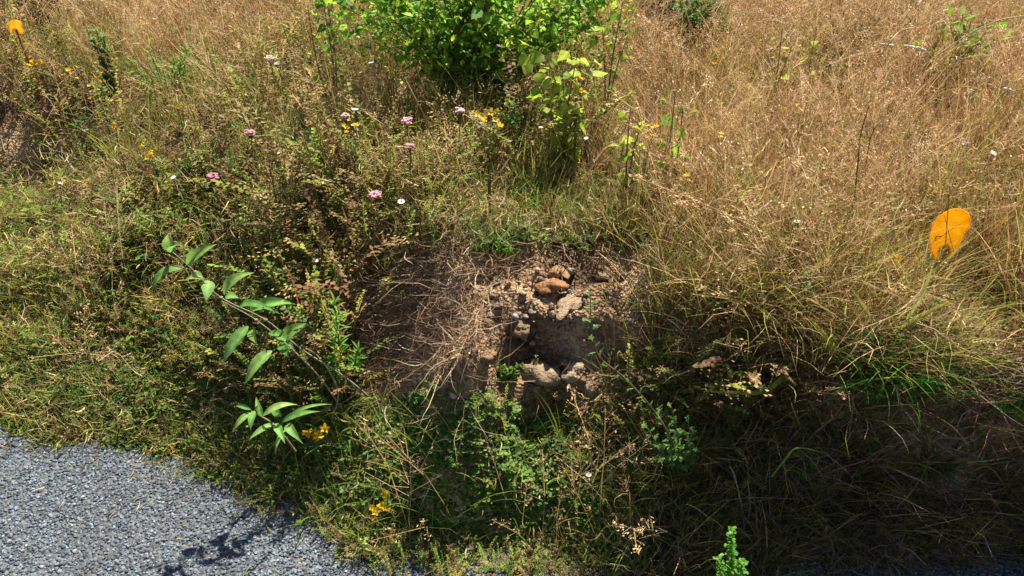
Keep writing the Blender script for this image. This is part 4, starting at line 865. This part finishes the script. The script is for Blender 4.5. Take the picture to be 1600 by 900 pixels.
rock(1055, 478, (.014, .011, .010), (.34, .31, .29), 'grey stone in the slope right of the scar', 21)
rock(985, 505, (.010, .009, .008), (.40, .36, .33), 'small stone under the slanting dead stem', 22)
# crumbled clods and stones lying about in the scar
for i in range(110):
    u0 = random.gauss(845, 70); v0 = random.uniform(405, 625); s0 = random.uniform(.004, .012) * (1 if random.random() < .85 else 2.0)
    if not (640 < u0 < 985) or i % 3 == 0 and u0 < 740: continue
    g0 = random.random() < .25; cc = random.choice([(.42, .39, .35), (.52, .48, .42), (.33, .33, .34)] if g0 else [(.42, .31, .20), (.50, .39, .27), (.34, .22, .13), (.50, .27, .12)])
    if g0: s0 *= .6
    rock(u0, v0, (s0 * random.uniform(.9, 1.6), s0, s0 * random.uniform(.6, 1)), cc, 'small angular grey stone lying loose in the bare scar' if g0 else 'crumbled clod of dry brown soil lying in the bare scar', 40 + i,
         'loose_stone' if g0 else 'crumbled_clod', 'stone' if g0 else 'clod', 'loose grey stones in the scar' if g0 else 'crumbled clods in the scar', .7, .25)
for i in range(46):
    u0 = random.choice([random.uniform(1220, 1590), random.uniform(600, 780)]); v0 = random.uniform(800, 895) if u0 > 1000 else random.uniform(858, 897); s0 = random.uniform(.006, .015)
    rock(u0, v0, (s0 * 1.3, s0, s0 * .8), random.choice([(.20, .22, .24), (.28, .30, .33), (.14, .14, .14)]), 'small grey stone in the gravel along the bottom edge', 200 + i, 'roadside_stone', 'stone', 'small grey stones along the bottom edge', .6, .2)
# log end with a dark hollow
def cyl_thing(name, A, B, r_, col, endcol, label, cat, flat=1.0):
    A = np.asarray(A, float); B = np.asarray(B, float); t = thing(name, A, label, cat); d = nrm(B - A); L_ = np.linalg.norm(B - A); s1 = nrm(np.cross(d, (0, 0, 1))); s2 = np.cross(s1, d); mb = MB(); n_ = 20; V = []
    ks = np.linspace(0, 1, 9)
    for q in ks:
        for j in range(n_):
            a = 6.283 * j / n_; rr_ = r_ * (1 + .12 * float(vnoise(np.array(a * 2.), np.array(q * 4.))) ) * (.9 + .1 * min(1, q * 8)); V.append(d * L_ * q + (s1 * math.cos(a) + s2 * math.sin(a) * flat) * rr_)
    F = [(i * n_ + j, i * n_ + (j + 1) % n_, (i + 1) * n_ + (j + 1) % n_, (i + 1) * n_ + j) for i in range(8) for j in range(n_)]
    mb.add(V, F, col); mb.build('bark', M_stone, t, smooth=True)
    e = MB(); ring = []
    for k_, (f, dp) in enumerate(((1, 0), (.8, .004), (.45, .012), (0, .016))):
        for j in range(n_): a = 6.283 * j / n_; ring.append(d * dp + (s1 * math.cos(a) + s2 * math.sin(a) * flat) * r_ * .9 * max(f, .01))
    F = [(i * n_ + j, (i + 1) * n_ + j, (i + 1) * n_ + (j + 1) % n_, i * n_ + (j + 1) % n_) for i in range(3) for j in range(n_)]
    e.add(ring, F, endcol); e.build('cut_end', M_stone, t); return t
p = P(702, 484, .02); cyl_thing('log', p, p + np.array([.02, .12, .035]), .026, (.20, .14, .09), (.05, .03, .02), 'short sawn log end sticking out of the bank at the left of the scar', 'log')
p = P(1136, 704, .07); cyl_thing('mossy_stump', p, p + np.array([-.01, .09, .012]), .030, (.16, .18, .05), (.03, .026, .02), 'dark round stump with a moss green rim in the shaded bank', 'stump')
# plank
A = P(712, 556, .035); B = P(738, 612, .02); d = nrm(B - A); s_ = nrm(np.cross(d, (0, -.5, 1))); up = np.cross(s_, d); mb = MB(); V = []
for q in np.linspace(0, 1, 7):
    for (a_, c_) in ((-1, 0), (-.7, 1), (.7, 1), (1, 0), (.6, -1), (-.6, -1)): V.append((B - A) * q + s_ * a_ * .014 * (1 - .12 * q) + up * c_ * .006 + vj(.0007))
F = [(i * 6 + j, i * 6 + (j + 1) % 6, (i + 1) * 6 + (j + 1) % 6, (i + 1) * 6 + j) for i in range(6) for j in range(6)]; mb.add(V, F, (.24, .16, .08)); mb.add(V[-6:], [(0, 1, 2, 3), (0, 3, 4, 5)], (.28,.2,.1)); mb.add(V[:6], [(3, 2, 1, 0), (5, 4, 3, 0)], (.28,.2,.1))
tag(mb.build('wooden_lath', M_stone, None, A), 'weathered wooden lath leaning in the left of the scar', 'lath')
# pale strips of bark in the meadow
def bark(u0, v0, u1, v1, wpx, label, h=.30):
    A = P(u0, v0, h); B = Q(u1, v1, A[1]); d = B - A; s_ = np.array([0, -.5, 1]) / 1.12; nn = nrm(np.cross(d, s_)); mb = MB(); V = []; w_ = wpx * A[1] * 1.2 / FPX * .5
    for i, q in enumerate(np.linspace(0, 1, 9)):
        k_ = w_ * (.45 + .55 * math.sin(math.pi * min(1, max(0, q))) ** .5) * random.uniform(.75, 1.15)
        for (a_, c_) in ((-1, 0), (0, .5), (1, 0), (0, -.35)): V.append(d * q + s_ * a_ * k_ + nn * c_ * k_ + vj(.001))
    F = [(i * 4 + j, i * 4 + (j + 1) % 4, (i + 1) * 4 + (j + 1) % 4, (i + 1) * 4 + j) for i in range(8) for j in range(4)]
    mb.add(V, F, (.66, .62, .55)); tag(mb.build('bark_strip', M_stone, None, A), label, 'bark', 'bleached strips of bark')
bark(1375, 69, 1398, 72, 5, 'short bleached bark strip crossing the arched pale straw')
bark(1412, 71, 1447, 79, 6, 'longest bleached bark strip left of the low yellow green sapling')
bark(1523, 81, 1529, 72, 4, 'tiny bleached strip right of the low yellow green sapling')
bark(1566, 138, 1585, 143, 6, 'white bark strip alone near the right edge')
bark(1060, 71, 1070, 77, 4, 'small white scrap in the dark green mat')
bark(1512, 158, 1526, 146, 4, 'pale slanting splinter below the low sapling')
